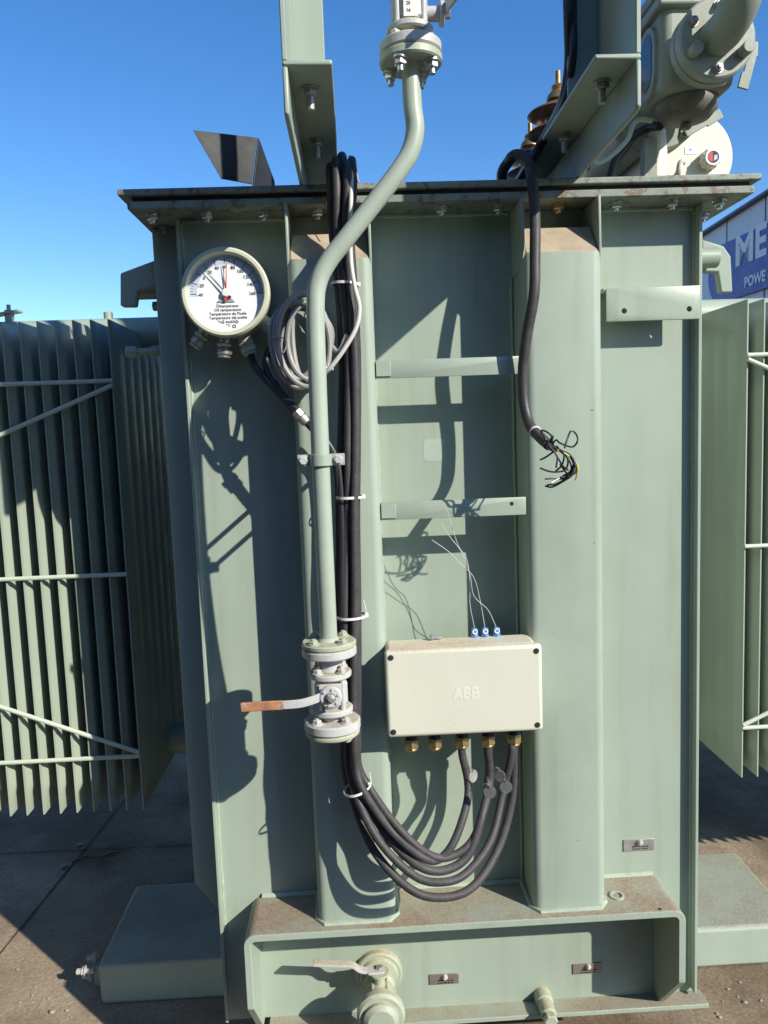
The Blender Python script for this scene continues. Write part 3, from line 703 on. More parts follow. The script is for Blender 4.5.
# ------------------------------------------------------------------ power cables
RC = 0.0092
lid_y = -0.104
def cable(name, pts, r, m, label, cat='cable', group=None, seg=12, parent=None):
    b = MB(); b.tube(pts, r, seg, 8); o = b.build(name, m, parent)
    if parent is None: tag(o, label, cat, group)
    return o
loops = [
    ([(346, 770), (354, 805), (374, 850), (405, 886), (437, 896.5), (470, 887), (497, 850), (511, 800)], 4, 0.004),
    ([(349, 765), (358, 800), (381, 843), (415, 876), (445, 883), (470, 871), (491, 838), (503, 790)], 4, -0.007),
    ([(352, 765), (361, 795), (388, 838), (420, 867), (445, 871), (468, 855), (483, 815), (489, 780)], 3, 0.0),
    ([(355, 765), (364, 790), (390, 830), (418, 855), (437, 859), (455, 842), (466, 805), (466.5, 780)], 2, 0.0),
    ([(358, 765), (368, 788), (394, 822), (422, 850), (446, 858), (470, 842), (484, 805), (489, 775)], 3, 0.010)]
runs = [   # px at rows 190 230 285 360 450 520 600 690 740, and depth
    ([331, 333, 339, 342, 342, 341, 341, 344, 345], -0.152),
    ([337, 338, 343, 348, 348, 347, 346, 347, 348], -0.178),
    ([343, 343, 346, 350, 349.5, 348, 350, 350, 351], -0.163),
    ([348, 347, 350, 355, 355.5, 355, 355, 354, 354], -0.187),
    ([353, 351, 353, 357, 357, 356, 357, 357, 357], -0.172)]
OFS = (-0.006, 0.004, 0.0, 0.012, 0.004)
rows = [190, 230, 285, 360, 450, 520, 600, 690, 740]
clabels = ['outermost black cable of the sagging loop, ending in the rightmost brass gland',
           'second black cable from outside in the sagging loop, beside the outermost one',
           'black cable in the middle of the sagging loop, ending in the fourth gland from left',
           'innermost black cable of the sagging loop, ending in the middle brass gland',
           'black cable hidden behind the loop, rising behind the fourth gland from left']
for i, ((lp_, gi, dy), (xs_, yd_)) in enumerate(zip(loops, runs)):
    pts = []
    x0 = U(xs_[0], 190, yd_).x
    pts += [V((x0+0.03+0.01*i, 0.45, LIDTOP+0.012)), V((x0+0.012, 0.10, LIDTOP+0.014+0.006*(i % 2))), V((x0+0.004, -0.05, LIDTOP+0.028+0.012*(i % 3))), V((x0, (lid_y-0.02+yd_)/2, LIDTOP+0.022+0.008*(i % 3))), V((x0, yd_-0.004, LIDTOP-0.035))]
    for x_, r_ in zip(xs_[1:], rows[1:]): pts.append(U(x_+random.uniform(-0.9, 0.9), r_, yd_ - {690: 0.4, 740: 1.0}.get(r_, 0)*OFS[i] + random.uniform(-0.003, 0.003)))
    n = len(lp_)
    for k, (x_, r_) in enumerate(lp_):
        f = k/(n-1); yy_ = (yd_-OFS[i])*(1-f) + (-0.145+dy)*f - (0.118, 0.100, 0.090, 0.065, 0.08)[i]*math.sin(PI*f**1.15)**1.3
        pts.append(U(x_+random.uniform(-1.3, 1.3), r_+random.uniform(-1.2, 1.2), yy_+random.uniform(-0.006, 0.006)))
    ex = gxs[gi] + (0 if i in (0, 2, 3) else (-0.007 if i == 1 else 0.003))
    pts.append(V((ex, -0.145+dy, bz0-0.070))); pts.append(V((ex, -0.145+dy*0.5, bz0-0.048)))
    cable('power_cable', pts, RC*(1.0, 0.96, 1.04, 0.98, 0.94)[i], 'rubber', clabels[i], 'cable', 'black cables looping into the junction box')

# short stub cables of the bundle that only cross the lid edge
# cable ties
def tie(row, xa, xb, label, tail, y=-0.168, m='white', tail_pts=None, hz=0.0, ry=0.030):
    pa, pb_ = U(xa, row, y), U(xb, row-(xb-xa)*0.0+hz, y); c_ = (pa+pb_)/2; rx = (pb_-pa).length/2
    root = T('cable_tie', label, 'cable tie', (c_.x, c_.y, c_.z-0.003), 'white cable ties on the black cable bundle')
    mb = MB(); ring = []
    tilt = (pb_.z-pa.z)/2
    for k in range(28):
        a = 2*PI*k/28; cx, cy = c_.x+(rx+0.001)*math.cos(a), c_.y+ry*math.sin(a); z_ = c_.z+tilt*math.cos(a)
        ox, oy = math.cos(a)*0.0012, math.sin(a)*0.0012
        ring.append([mb.bm.verts.new((cx, cy, z_-0.0026)), mb.bm.verts.new((cx+ox, cy+oy, z_-0.0026)), mb.bm.verts.new((cx+ox, cy+oy, z_+0.0026)), mb.bm.verts.new((cx, cy, z_+0.0026))])
    for k in range(28):
        A, B = ring[k], ring[(k+1) % 28]
        for q_ in range(4): mb.face([A[q_], A[(q_+1) % 4], B[(q_+1) % 4], B[q_]])
    mb.build('strap', m, root)
    h = MB(); h.box((pb_.x-0.003, y-0.006, pb_.z-0.0045), (pb_.x+0.005, y+0.002, pb_.z+0.0045)); h.build('tie_head', m, root, bevel=0.001)
    if tail_pts:
        t = MB(); t.tube([V((pb_.x+0.002, y-0.003, pb_.z))]+[U(*p, y-0.002) for p in tail_pts], 0.0011, 6, 5); t.build('tie_tail', m, root)
tie(284, 332, 358, 'white cable tie round the black cables beside the grey coil', None, hz=1)
tie(497.5, 336, 363, 'thin white cable tie round the black cables below the pipe clamp', None, hz=-1)
tie(617, 337, 366, 'white cable tie round the black cables just above the lower valve', None, tail_pts=[(365, 606), (363.5, 600)], hz=-2)
tie(792, 345, 369, 'white cable tie round the black cables under the lower valve', None, tail_pts=[(371, 782), (369.5, 772)], y=-0.186, hz=-8, ry=0.034)
tie(172, 330, 354, 'white cable tie round the black cables above the lid edge', None, y=-0.135, tail_pts=[(353.5, 180), (350, 195), (347, 210)], hz=0)

# cable identification tags
for (px, py, y, nx, m, lb) in ((473, 776, -0.205, 0.85, 'dullsteel', 'dark round metal tag on the cable from the middle gland'),
                               (490, 792, -0.222, -0.3, 'dullsteel', 'tilted round metal tag on the cable under the fourth gland'),
                               (506, 787, -0.222, 0.0, 'zinc', 'bright round metal tag hanging between the two rightmost cables'),
                               (500, 776, -0.212, -0.8, 'dullsteel', 'folded metal tag standing edge on behind the bright round tag')):
    p = U(px, py, y); ax = V((nx, -1, 0.15)).normalized()
    b = MB(); b.cyl(p, p+ax*0.0012, 0.0135, 24, 0)
    b.tube([p+ax*0.001+V((0, 0, 0.010)), p+V((-0.004, -0.004, 0.020)), p+V((-0.012, 0.0, 0.018)), p+V((-0.014, 0.006, 0.012))], 0.0011, 6, 5)
    tag(b.build('cable_tag', m), lb, 'tag', 'round metal tags on the cables')

# conduits from the gauge
for i, (off, lb) in enumerate(((2, 'black cable leaving the third gauge gland towards the cable bundle'), (3, 'black cable leaving the rightmost gauge gland towards the cable bundle'))):
    e = gl_end[off]
    pts = [e+V((0, 0, 0.01)), e, U(256+10*i, 368-6*i, -0.10), U(272+4*i, 386, -0.125), U(292, 408-3*i, -0.160), U(312, 428-3*i, -0.168), U(328, 446-3*i, -0.172), U(337+2*i, 470, -0.174), U(339+3*i, 530, -0.172-0.008*i), U(339+3*i, 600, -0.172-0.008*i), U(341+3*i, 690, -0.160), U(345+4*i, 745, -0.139-0.012*i), U(352+4*i, 790, -0.139-0.014*i), U(366+5*i, 828, -0.145-0.016*i), U(385+6*i, 846, -0.155-0.016*i)]
    cable('gauge_cable', pts, 0.0078, 'darkrubber', lb, 'cable', 'black cables from the dial gauge')
# fitting where the gauge cables are jointed
p = U(300, 415, -0.166); d_ = (U(308, 424, -0.166)-U(292, 406, -0.166)).normalized()
b = MB(); b.cyl(p-d_*0.012, p+d_*0.004, 0.0125, 8); b.cyl(p+d_*0.004, p+d_*0.022, 0.0115, 20, 0.002)
tag(b.build('cable_joint', 'dullsteel'), 'grey metal sleeve on the gauge cables left of the oil pipe', 'cable joint')

# grey capillary coil hung behind the pipe
pts = []
cen = U(303, 343, -0.175)
for k in range(9*18+1):
    a = 2*PI*k/18 + 0.6; t = k/(9*18)
    rx_ = 0.047 + 0.012*math.sin(7*t*PI) + 0.005*math.sin(k*0.37); rz_ = 0.081 + 0.012*math.sin(5*t*PI+1) + 0.004*math.sin(k*0.53)
    pts.append(V((cen.x + rx_*math.cos(a) + 0.010*math.sin(a*0.5), cen.y - 0.026 + 0.052*t + 0.004*math.sin(k*0.9), cen.z + rz_*math.sin(a))))
pts += [U(337, 352, -0.19), U(347, 335, -0.19)]
b = MB(); b.tube(pts, 0.0052, 8, 4)
tag(b.build('capillary_coil', 'greycable'), 'grey capillary tube wound in loose loops behind the oil pipe', 'coil')
cable('signal_cable', [U(326, 372, -0.200), U(332, 366, -0.205), U(345, 348, -0.208), U(356, 328, -0.210), U(359.5, 308, -0.210), U(355, 288, -0.209), U(351, 262, -0.208), U(350, 225, -0.204), U(351, 200, -0.205), V((U(352, 190, -0.17).x, -0.180, LIDTOP-0.01)), V((U(352, 185, -0.15).x, -0.12, LIDTOP+0.045)), V((U(352, 185, -0.15).x+0.02, 0.05, LIDTOP+0.02)), V((0.06, 0.4, LIDTOP+0.01))], 0.0046, 'palecable', 'pale thin cable curving from the grey coil up beside the black bundle', 'cable')
p = U(328.5, 367, -0.197)
b = MB(); b.cyl(p-V((0.010, 0, 0.001)), p+V((0.010, 0, -0.004)), 0.0042, 10); b.cyl(p+V((0.003, -0.004, 0.0)), p+V((0.003, 0.008, 0.0)), 0.006, 8)
tag(b.build('coil_clip', 'white'), 'small white clip pinching the grey coil right of the pipe', 'clip')
t = T('coil_tie', 'thin grey tie holding the left side of the grey coil', 'cable tie', U(278, 338, -0.19))
b = MB(); b.tube([U(268, 337.5, -0.205), U(276, 337, -0.208), U(286, 339, -0.205), U(286.5, 345, -0.200), U(283, 353, -0.198), U(277, 355, -0.198)], 0.0013, 6, 5); b.build('strap', 'greycable', t)

# hanging cut cable on the right
xh = [(567, 2), (566, 60), (560, 100), (548, 128), (534, 147)]
hy = -0.139
p_top = V((U(518, 160, -0.12).x, -0.10, LIDTOP+0.045))
pts = [V((U(560, 150, 0.3).x, 0.45, LIDTOP+0.03)), V((U(506, 170, 0.0).x, 0.02, LIDTOP+0.022)), V((U(511, 160, -0.09).x, -0.075, LIDTOP+0.048)), U(520, 155, -0.110), U(529, 164, -0.128), U(532.5, 185, -0.134), U(535, 215, -0.142), U(535, 255, -0.158), U(534, 295, -0.166), U(527, 335, -0.152), U(523, 370, hy), U(524, 402, hy), U(530, 425, -0.156), U(540, 437, -0.205), U(549, 445, -0.250)]
hc = cable('hanging_cable', pts, 0.0115, 'rubber', 'thick black cable hanging over the lid edge with its frayed cut end', 'cable', seg=14)
hy = -0.27; e = U(549, 445, -0.250); d_ = (e-U(540, 437, -0.205)).normalized()
b = MB(); b.cyl(U(535.3, 432, -0.179)-d_*0.003, U(535.3, 432, -0.179)+d_*0.003, 0.0132, 16, 0.001); b.build('sheath_band', 'palecable', hc)
b = MB(); b.tube([e-d_*0.006, e+d_*0.012, e+d_*0.030], 0.0085, 10, 4, radii=lambda t: 0.0098-0.004*t); b.build('inner_sheath', 'wire', hc)
def core(pxs, m='wire', r=0.0019):
    n = len(pxs); P = [e+d_*0.008]+[U(x, y, hy-0.012*math.sin(i*1.9+x*0.3)-0.004) for i, (x, y) in enumerate(pxs)]
    b = MB(); b.tube(P, r, 6, 5); b.build('core_wire', m, hc)
for pxs in ([(560, 450), (570, 455), (575.5, 465), (572, 475), (562, 482), (552, 487), (545, 486)],
            [(562, 451), (572, 458), (574, 468), (566, 478), (556, 484), (547, 485)],
            [(560, 450), (570, 457), (573, 466), (564, 478), (552, 478.5), (545, 479)],
            [(563, 453), (568, 461), (565, 470), (556, 472), (548, 471), (540, 468)],
            [(559, 449), (564, 455), (562, 465), (557, 470), (555, 472)],
            [(556, 440), (560, 443), (572, 447), (577.5, 441), (576, 434), (571, 431), (567, 440), (564.5, 448)],
            [(552, 437), (546, 431.5), (541, 431), (545, 438), (550, 447), (557, 456), (556, 468)],
            [(553, 436), (550, 442), (553, 449), (558, 458), (563, 466), (568, 470)],
            [(558, 447), (553, 452), (546, 457), (540, 460)],
            [(565, 453), (574, 461), (576, 472), (568, 474), (560, 464)],
            [(561, 452), (569, 460), (571, 470), (563, 476), (551, 483)]):
    core(pxs)
core([(566, 454), (574, 460), (577.5, 466), (577, 474), (575.5, 480)], 'yellow', 0.0016)

# second cable climbing beside the right post
pts = [V((0.40, 0.5, LIDTOP+0.03)), U(524, 172, -0.02), U(540, 146, -0.06), U(552, 124, -0.12), U(564, 98, -0.20), U(569.5, 64, -0.235), U(569, 20, -0.262), U(568, -20, -0.262), U(567, -110, -0.262)]
cable('post_cable', pts, 0.0105, 'darkrubber', 'dark cable climbing along the left of the right post', 'cable')
pts = [V((0.43, 0.5, LIDTOP+0.012)), U(531, 160, -0.01), U(546, 136, -0.08), U(557, 118, -0.16), U(567, 92, -0.225), U(573, 55, -0.262), U(573, 15, -0.262), U(572, -110, -0.262)]
cable('post_cable', pts, 0.0075, 'darkrubber', 'thinner dark cable squeezed between the right post and the thicker one', 'cable')

# thin loose wires above the box plugs
for (pxs, lb) in (([(496.5, 624), (488, 610), (474, 596), (470, 575), (462, 553), (450, 537), (441, 523)], 'thin pale wire rising from the right blue plug to the upper left'),
                  ([(485, 623), (480, 600), (474, 578), (462, 565), (449, 552), (432, 540)], 'thin pale wire rising from the middle blue plug'),
                  ([(474.5, 623), (470, 604), (470, 585), (467, 560), (458, 545), (450, 520), (446, 508)], 'thin pale wire rising steeply from the left blue plug')):
    P = [U(x, y, -0.105-0.006*k) for k, (x, y) in enumerate(pxs)]
    P[0] = V((P[0].x, -0.105, bz1+0.014)); 
    cable('plug_wire', P, 0.0007, 'palecable', lb, 'wire', 'thin wires above the cream box', seg=6)

# ------------------------------------------------------------------ drain valve below
p = U(379, 972, 0); dx, dz = p.x, p.z+0.004
dv = T('drain_valve', 'dusty green drain valve with a lever on the lower front panel', 'valve', (dx, -0.1, dz-0.06))
Y = (0, -1, 0)
b = MB(); b.lathe([(0.058, 0), (0.058, 0.014), (0.054, 0.018), (0.048, 0.018), (0.044, 0.026), (0.030, 0.030), (0.026, 0.070)], (dx, 0.0, dz), Y, 40); b.build('flange', 'greenflange', dv)
b = MB(); b.lathe([(0.026, 0), (0.038, 0.004), (0.038, 0.016), (0.032, 0.022), (0.036, 0.045), (0.032, 0.060), (0.038, 0.064), (0.038, 0.078), (0.030, 0.080)], (dx, -0.045, dz), Y, 32); vb = b.build('body', 'greenflange', dv)
b = MB(); b.lathe([(0.030, 0), (0.050, 0.004), (0.056, 0.010), (0.056, 0.024), (0.050, 0.030), (0.040, 0.030), (0.040, 0.040), (0.030, 0.048), (0, 0.050)], (dx, -0.122, dz-0.004), Y, 40); b.build('end_cap', 'greenflange', dv)
for k in range(6):
    a = 2*PI*k/6; b = MB(); b.cyl((dx+0.034*math.cos(a), -0.040, dz+0.034*math.sin(a)), (dx+0.034*math.cos(a), -0.126, dz+0.034*math.sin(a)), 0.0042, 10); b.build('tie_bolt', 'greenflange', vb)
b = MB(); b.cyl((dx, -0.085, dz+0.03), (dx, -0.085, dz+0.066), 0.013, 16); b.cyl((dx, -0.085, dz+0.056), (dx, -0.085, dz+0.062), 0.024, 24); sm = b.build('stem', 'greenflange', dv)
b = MB(); b.nut((dx, -0.085, dz+0.066), (0, 0, 1), 0.009, 0.008, washer=False); b.build('stem_nut', 'dullsteel', sm)
zl = dz+0.0665
P = [V((dx+0.012, -0.085, zl)), V((dx-0.02, -0.087, zl)), V((dx-0.045, -0.09, zl+0.006)), V((dx-0.065, -0.09, zl+0.020)), V((dx-0.10, -0.09, zl+0.024)), V((dx-0.155, -0.09, zl+0.030))]
mb = MB(); PP = smooth_path(P, 6); rings = []
for i, q_ in enumerate(PP):
    d__ = (PP[min(i+1, len(PP)-1)]-PP[max(i-1, 0)]).normalized(); s_ = V((0, 1, 0)); n_ = d__.cross(s_).normalized()
    hw = 0.014 if i < len(PP)*0.25 else 0.010
    rings.append([mb.bm.verts.new(q_+s_*hw*a+n_*0.003*c) for a, c in ((1, 1), (1, -1), (-1, -1), (-1, 1))])
for A, B in zip(rings[:-1], rings[1:]):
    for k in range(4): mb.face([A[k], A[(k+1) % 4], B[(k+1) % 4], B[k]])
mb.face(rings[0][::-1]); mb.face(rings[-1]); mb.build('lever', 'cast', dv, bevel=0.001)

# ------------------------------------------------------------------ radiators
YR0, YR1, ZR0, ZR1 = 0.37, 1.36, 0.628, 2.026
def fin_mesh():
    mb = MB(); prof = []
    ys, hs = [YR0, YR0+0.012], [0.0018, 0.0020]
    y = YR0+0.012; n = 11; w_ = (YR1-YR0-0.024)/n
    for k in range(n):
        for f, h in ((0.15, 0.0092), (0.35, 0.0105), (0.65, 0.0105), (0.85, 0.0092), (1.0, 0.0072 if k < n-1 else 0.002)):
            ys.append(y+w_*f); hs.append(h)
        y += w_
    ys.append(YR1); hs.append(0.0018)
    zs = [(ZR0, 0.0), (ZR0+0.004, 0.18), (ZR0+0.055, 0.2), (ZR0+0.075, 0.9), (ZR0+0.10, 1.0), (ZR1-0.10, 1.0), (ZR1-0.075, 0.9), (ZR1-0.055, 0.2), (ZR1-0.004, 0.18), (ZR1, 0.0)]
    rows_ = []
    for z, f in zs:
        hh = [max(0.0016, 0.0018+(h-0.0018)*f) for h in hs]
        ring = [mb.bm.verts.new((h, y_, z)) for y_, h in zip(ys, hh)] + [mb.bm.verts.new((-h, y_, z)) for y_, h in zip(ys[::-1], hh[::-1])]
        rows_.append(ring)
    for A, B in zip(rows_[:-1], rows_[1:]):
        for k in range(len(A)): mb.face([A[k], A[(k+1) % len(A)], B[(k+1) % len(A)], B[k]])
    mb.face(rows_[0][::-1]); mb.face(rows_[-1]); return mb
def radiator(xs_, label, hx0, hx1, rods):
    root = T('radiator', label, 'radiator', ((xs_[0]+xs_[-1])/2, (YR0+YR1)/2, ZR0), 'radiators bolted to the tank sides')
    first = fin_mesh().build('fin', 'fin', root, origin=(0, 0.8, 0.6)); first.location = V((xs_[0], 0.8, 0.6))-WL[root]; WL[first] = V((xs_[0], 0.8, 0.6))
    for x in xs_[1:]: inst(first, root, (x, 0.8, 0.6))
    for z in (2.030, 0.70):
        b = MB(); b.cyl((hx0, 0.72, z), (hx1, 0.72, z), 0.050, 32); b.build('header_pipe', 'fin', root)
    for pts in rods:
        b = MB(); b.tube(pts, 0.0062, 10, 4, smooth=False); b.build('brace_rod', 'rod', root)
    return root
sp = 0.0476
yr = YR0-0.005
xl = [-0.655-sp*k for k in range(15)]
def zr(px, py): return U(px, py, yr).z
zA, zM, zB_ = zr(60, 382.5), zr(60, 577), zr(60, 760)
xe = U(112, 380, yr).x+0.002
xfar = xl[-1]-0.02
sl1 = (zr(0, 432)-zr(110, 383))/(U(0, 432, yr).x-U(110, 383, yr).x)
sl2 = (zr(0, 710)-zr(140, 756))/(U(0, 710, yr).x-U(140, 756, yr).x)
L1 = [[V((xe, yr, zA)), V((xfar, yr, zA))], [V((xe, yr-0.004, zA-0.012)), V((xfar, yr-0.004, zA-0.012+sl1*(xfar-xe)))], [V((xe, yr, zM)), V((xfar, yr, zM))],
      [V((xe, yr, zB_)), V((xfar, yr, zB_))], [V((xe, yr-0.004, zB_+0.012)), V((xfar, yr-0.004, zB_+0.012+sl2*(xfar-xe)))]]
rl = radiator(xl, 'left bank of flat grey green radiator fins, mostly in shadow', xl[-1], XL, L1)
xr = [1.117+sp*k for k in range(42)]
xe2, xf2 = xr[0]-0.004, xr[-1]+0.02
zA2, zM2, zB2 = U(747, 355, yr).z, U(743, 546.5, yr).z, U(740, 728, yr).z
L2 = [[V((xe2, yr, zA2)), V((xf2, yr, zA2))], [V((xe2, yr-0.004, zA2-0.012)), V((xf2, yr-0.004, zA2-0.012-0.45*(xf2-xe2)))], [V((xe2, yr, zM2)), V((xf2, yr, zM2))], [V((xe2, yr, zB2)), V((xf2, yr, zB2))], [V((xe2, yr-0.004, zB2+0.010)), V((xf2, yr-0.004, zB2+0.010+0.45*(xf2-xe2)))]]
rr_ = radiator(xr, 'right bank of flat grey green radiator fins at the right edge, in sunlight', XR, xr[-1], L2)
# vent plugs on the left header
p = U(108, 312, 0.72); b = MB(); b.cyl((p.x, 0.72, 2.075), (p.x, 0.72, 2.100), 0.014, 16); b.build('vent_plug', 'fin', rl)
p = U(9, 311, 0.72); b = MB(); b.cyl((p.x, 0.72, 2.075), (p.x, 0.72, 2.115), 0.014, 16); b.prism([(p.x-0.06, 0.70, 2.095), (p.x+0.035, 0.70, 2.108), (p.x+0.035, 0.70, 2.114), (p.x-0.06, 0.70, 2.101)], (0, 0.04, 0)); b.cyl((p.x, 0.72, 2.112), (p.x, 0.72, 2.132), 0.007, 8); b.build('vent_plug', 'fin', rl)

# ------------------------------------------------------------------ things on the lid
# bent shield plate
yS = 0.10
A_, B_, C_, D_ = U(193, 130, yS-0.05), U(257, 137.5, yS), U(251.5, 184, yS), U(221, 178.5, yS-0.03)
E_ = U(273, 181, yS+0.10)
b = MB(); b.prism([A_, B_, C_, D_], (0.0, 0.004, 0.0))
b.prism([B_+V((0.0005, 0.0045, 0)), C_+V((0.0005, 0.0045, 0)), V((C_.x+0.004, C_.y+0.0045, LIDTOP)), V((E_.x+0.004, E_.y, LIDTOP)), E_], (0.004, 0.0, 0))
tag(b.build('shield_plate', 'shadesheet', bevel=0.0008), 'bent sheet metal shield on the left of the lid, shade put into its dark colour', 'metal sheet')
p = U(278, 180, 0.05); b = MB()
b.prism([V((p.x-0.008, 0.05, LIDTOP)), V((p.x-0.007, 0.05, LIDTOP+0.030)), V((p.x-0.001, 0.05, LIDTOP+0.042)), V((p.x+0.006, 0.05, LIDTOP+0.026)), V((p.x+0.009, 0.05, LIDTOP))], (0, 0.012, 0))
tag(b.build('rusty_lug', 'rust', bevel=0.002), 'small rusty lug on the lid between shield plate and left post', 'lug')
# low cylinders peeking over the lid edge
for px, y_, lb in ((372, 0.05, 'low dark plug on the lid right of the cable bundle'), (488, 0.05, 'low dark plug on the lid left of the hanging cable')):
    p = U(px, 178, y_); b = MB(); b.cyl((p.x-0.022, y_, LIDTOP+0.012), (p.x+0.022, y_, LIDTOP+0.012), 0.0135, 16); tag(b.build('lid_plug', 'paint_clean'), lb, 'plug', 'plugs on the lid')
# bushings
def bushing(px, pys, y_, k, label):
    kz = k*0.72
    p = U(px, pys, y_); x, zt_ = p.x, p.z
    r = T('bushing', label, 'bushing', (x, y_, LIDTOP), 'brown bushings on the lid')
    b = MB(); b.cyl((x, y_, zt_-0.05*kz), (x, y_, zt_), 0.0060*k, 12); b.build('terminal_stud', 'oldbrass', r)
    b = MB(); b.lathe([(0.012*k, 0), (0.017*k, -0.008*kz), (0.015*k, -0.018*kz), (0.024*k, -0.032*kz), (0.026*k, -0.045*kz), (0.020*k, -0.050*kz)], (x, y_, zt_-0.04*kz), (0, 0, 1), 24); b.build('brass_cap', 'oldbrass', r)
    prof = [(0.020*k, zt_-0.09*kz-LIDTOP)]; z = zt_-0.09*kz-LIDTOP
    while z > 0.06:
        prof += [(0.026*k, z-0.004), (0.064*k, z-0.030*kz), (0.068*k, z-0.036*kz), (0.058*k, z-0.044*kz), (0.030*k, z-0.050*kz)]; z -= 0.055*kz
    prof += [(0.032*k, z-0.01), (0.05*k, 0.012), (0.05*k, 0)]
    b = MB(); b.lathe(prof, (x, y_, LIDTOP), (0, 0, 1), 32); b.build('insulator', 'porcelain', r)
bushing(558, 71, 0.35, 1.22, 'taller brown bushing with a brass terminal behind the right bracket')
bushing(530, 123, 0.50, 1.10, 'shorter brown bushing with a brass tip behind the hanging cable')
# grey bent conduit rod
P = [U(588, 163, 0.02), U(599, 163, 0.02), U(612, 155, 0.02), U(627, 140, 0.02), U(633, 125, 0.02), U(639, 120, 0.02), U(646, 120, 0.02), U(652, 121, 0.02)]
P = [V((P[0].x-0.02, 0.05, LIDTOP+0.004))]+P
b = MB(); b.tube(P, 0.0058, 12, 6); tag(b.build('conduit_rod', 'paint_clean'), 'thin bent green conduit between right bracket and relay', 'conduit')
P = [V((U(606, 175, 0.12).x, 0.12, LIDTOP+0.008)), U(614, 165, 0.12), U(624, 150, 0.12), U(634, 136, 0.12), U(648, 128, 0.10), U(660, 126, 0.05)]
b = MB(); b.tube(P, 0.010, 10, 6); tag(b.build('relay_cable', 'darkrubber'), 'short black cable rising from the lid to the relay', 'cable')
# round drum with level dial
dy = 0.30; dc = U(690, 157, dy); dr = 0.1165
dm_ = T('level_drum', 'cream round drum end with a small level dial behind the right end of the lid', 'drum', (dc.x, dy+0.2, LIDTOP))
b = MB(); b.lathe([(0, 0), (dr-0.004, 0), (dr, 0.004), (dr, 0.014), (dr-0.008, 0.016), (dr-0.008, 0.45), (dr-0.03, 0.46), (0, 0.47)], dc, (0, 1, 0), 64); b.build('shell', 'drum', dm_)
b = MB(); b.box((dc.x-0.05, dy+0.05, LIDTOP), (dc.x+0.05, dy+0.35, dc.z-dr+0.02)); b.build('cradle', 'paint_clean', dm_)
p = U(712.5, 157.5, dy-0.03); b = MB(); b.cyl((p.x, dy, p.z), (p.x, dy-0.034, p.z), 0.0225, 32, 0.002); lv_ = b.build('level_dial', 'drum', dm_)
b = MB(); b.cyl((p.x, dy-0.034, p.z), (p.x, dy-0.0352, p.z), 0.0205, 32, 0); b.build('dial_face', 'dial', lv_)
b = MB(); b.cyl((p.x, dy-0.0350, p.z), (p.x, dy-0.0354, p.z), 0.0155, 32, 0); b.build('dial_centre', 'ink', lv_)
b = MB(); n_ = 14; pts = [(p.x-0.002+0.0125*math.cos(PI/2+PI*k/n_), dy-0.0355, p.z+0.0125*math.sin(PI/2+PI*k/n_)) for k in range(n_+1)]; b.prism(pts, (0, -0.0004, 0)); b.build('red_sector', 'red', lv_)
b = MB(); b.prism([(p.x+0.001, dy-0.0355, p.z-0.010), (p.x+0.011, dy-0.0355, p.z-0.005), (p.x+0.010, dy-0.0355, p.z+0.006), (p.x+0.002, dy-0.0355, p.z+0.003)], (0, -0.0004, 0)); b.build('dial_mark', 'dialband', lv_)
for k in range(10):
    a = 2*PI*k/10+0.2; b = MB(); b.cyl((p.x+0.0235*math.cos(a), dy-0.001, p.z+0.0235*math.sin(a)), (p.x+0.0235*math.cos(a), dy-0.030, p.z+0.0235*math.sin(a)), 0.0028, 8); b.build('dial_screw', 'drum', lv_)
p = U(691, 150.5, dy); b = MB(); b.box((p.x-0.017, dy-0.0012, p.z-0.009), (p.x+0.017, dy+0.0008, p.z+0.009)); st = b.build('sticker', 'dial', dm_)
b = MB(); b.cyl((p.x-0.002, dy-0.0013, p.z+0.002), (p.x-0.002, dy-0.0018, p.z+0.002), 0.003, 12, 0); b.build('sticker_dot', 'blueplug', st)
p = U(679, 168, dy-0.02); b = MB(); b.tube([(p.x-0.006, dy+0.001, p.z-0.02), (p.x-0.006, dy-0.03, p.z-0.015), (p.x-0.002, dy-0.034, p.z+0.008), (p.x+0.008, dy-0.034, p.z+0.010)], 0.008, 12, 5); b.build('drain_spout', 'drum', dm_)
# vertical riser beside the drum
p = U(654, 160, 0.16); b = MB(); b.cyl((p.x, 0.16, LIDTOP), (p.x, 0.16, 2.46), 0.031, 32, 0.001); b.cyl((p.x, 0.16, LIDTOP+0.06), (p.x, 0.16, LIDTOP+0.068), 0.033, 32, 0.001)
rs = tag(b.build('riser_pipe', 'drum'), 'short cream riser pipe on the lid between relay and drum', 'pipe')

# relay with elbow
ry = -0.15; KR = 1.213; rc = U(718, 37, ry); rx, rz = rc.x, rc.z
rel = T('gas_relay', 'grey green gas relay with sight glass and bolted flange at the upper right', 'relay', (rx, ry+0.2, rz-0.1))
def Q(dx_, dy_, dz_): return V((rx+dx_*KR, ry+dy_*KR, rz+dz_*KR))
def LQ(prof): return [(r_*KR, t_*KR) for r_, t_ in prof]
b = MB(); b.lathe(LQ([(0, 0), (0.063, 0), (0.066, 0.003), (0.066, 0.020), (0.0655, 0.0215), (0.0635, 0.022), (0.0635, 0.025), (0.066, 0.026), (0.066, 0.042), (0.062, 0.046), (0.05, 0.055), (0.045, 0.10)]), Q(0, 0, 0), (0, 1, 0), 56); fr = b.build('flange', 'relay', rel)
for k in range(6):
    a = 2*PI*k/6+0.52; big = k in (5, 3); b = MB(); c_ = Q(0.050*math.cos(a), 0, 0.050*math.sin(a))
    if big: b.cyl(c_, c_+V((0, -0.028, 0)), 0.0125, 20)
    else: b.nut(c_, Y, 0.009, 0.010, stud=0.005)
    b.build('bolt', 'dullsteel' if not big else 'relay', fr)
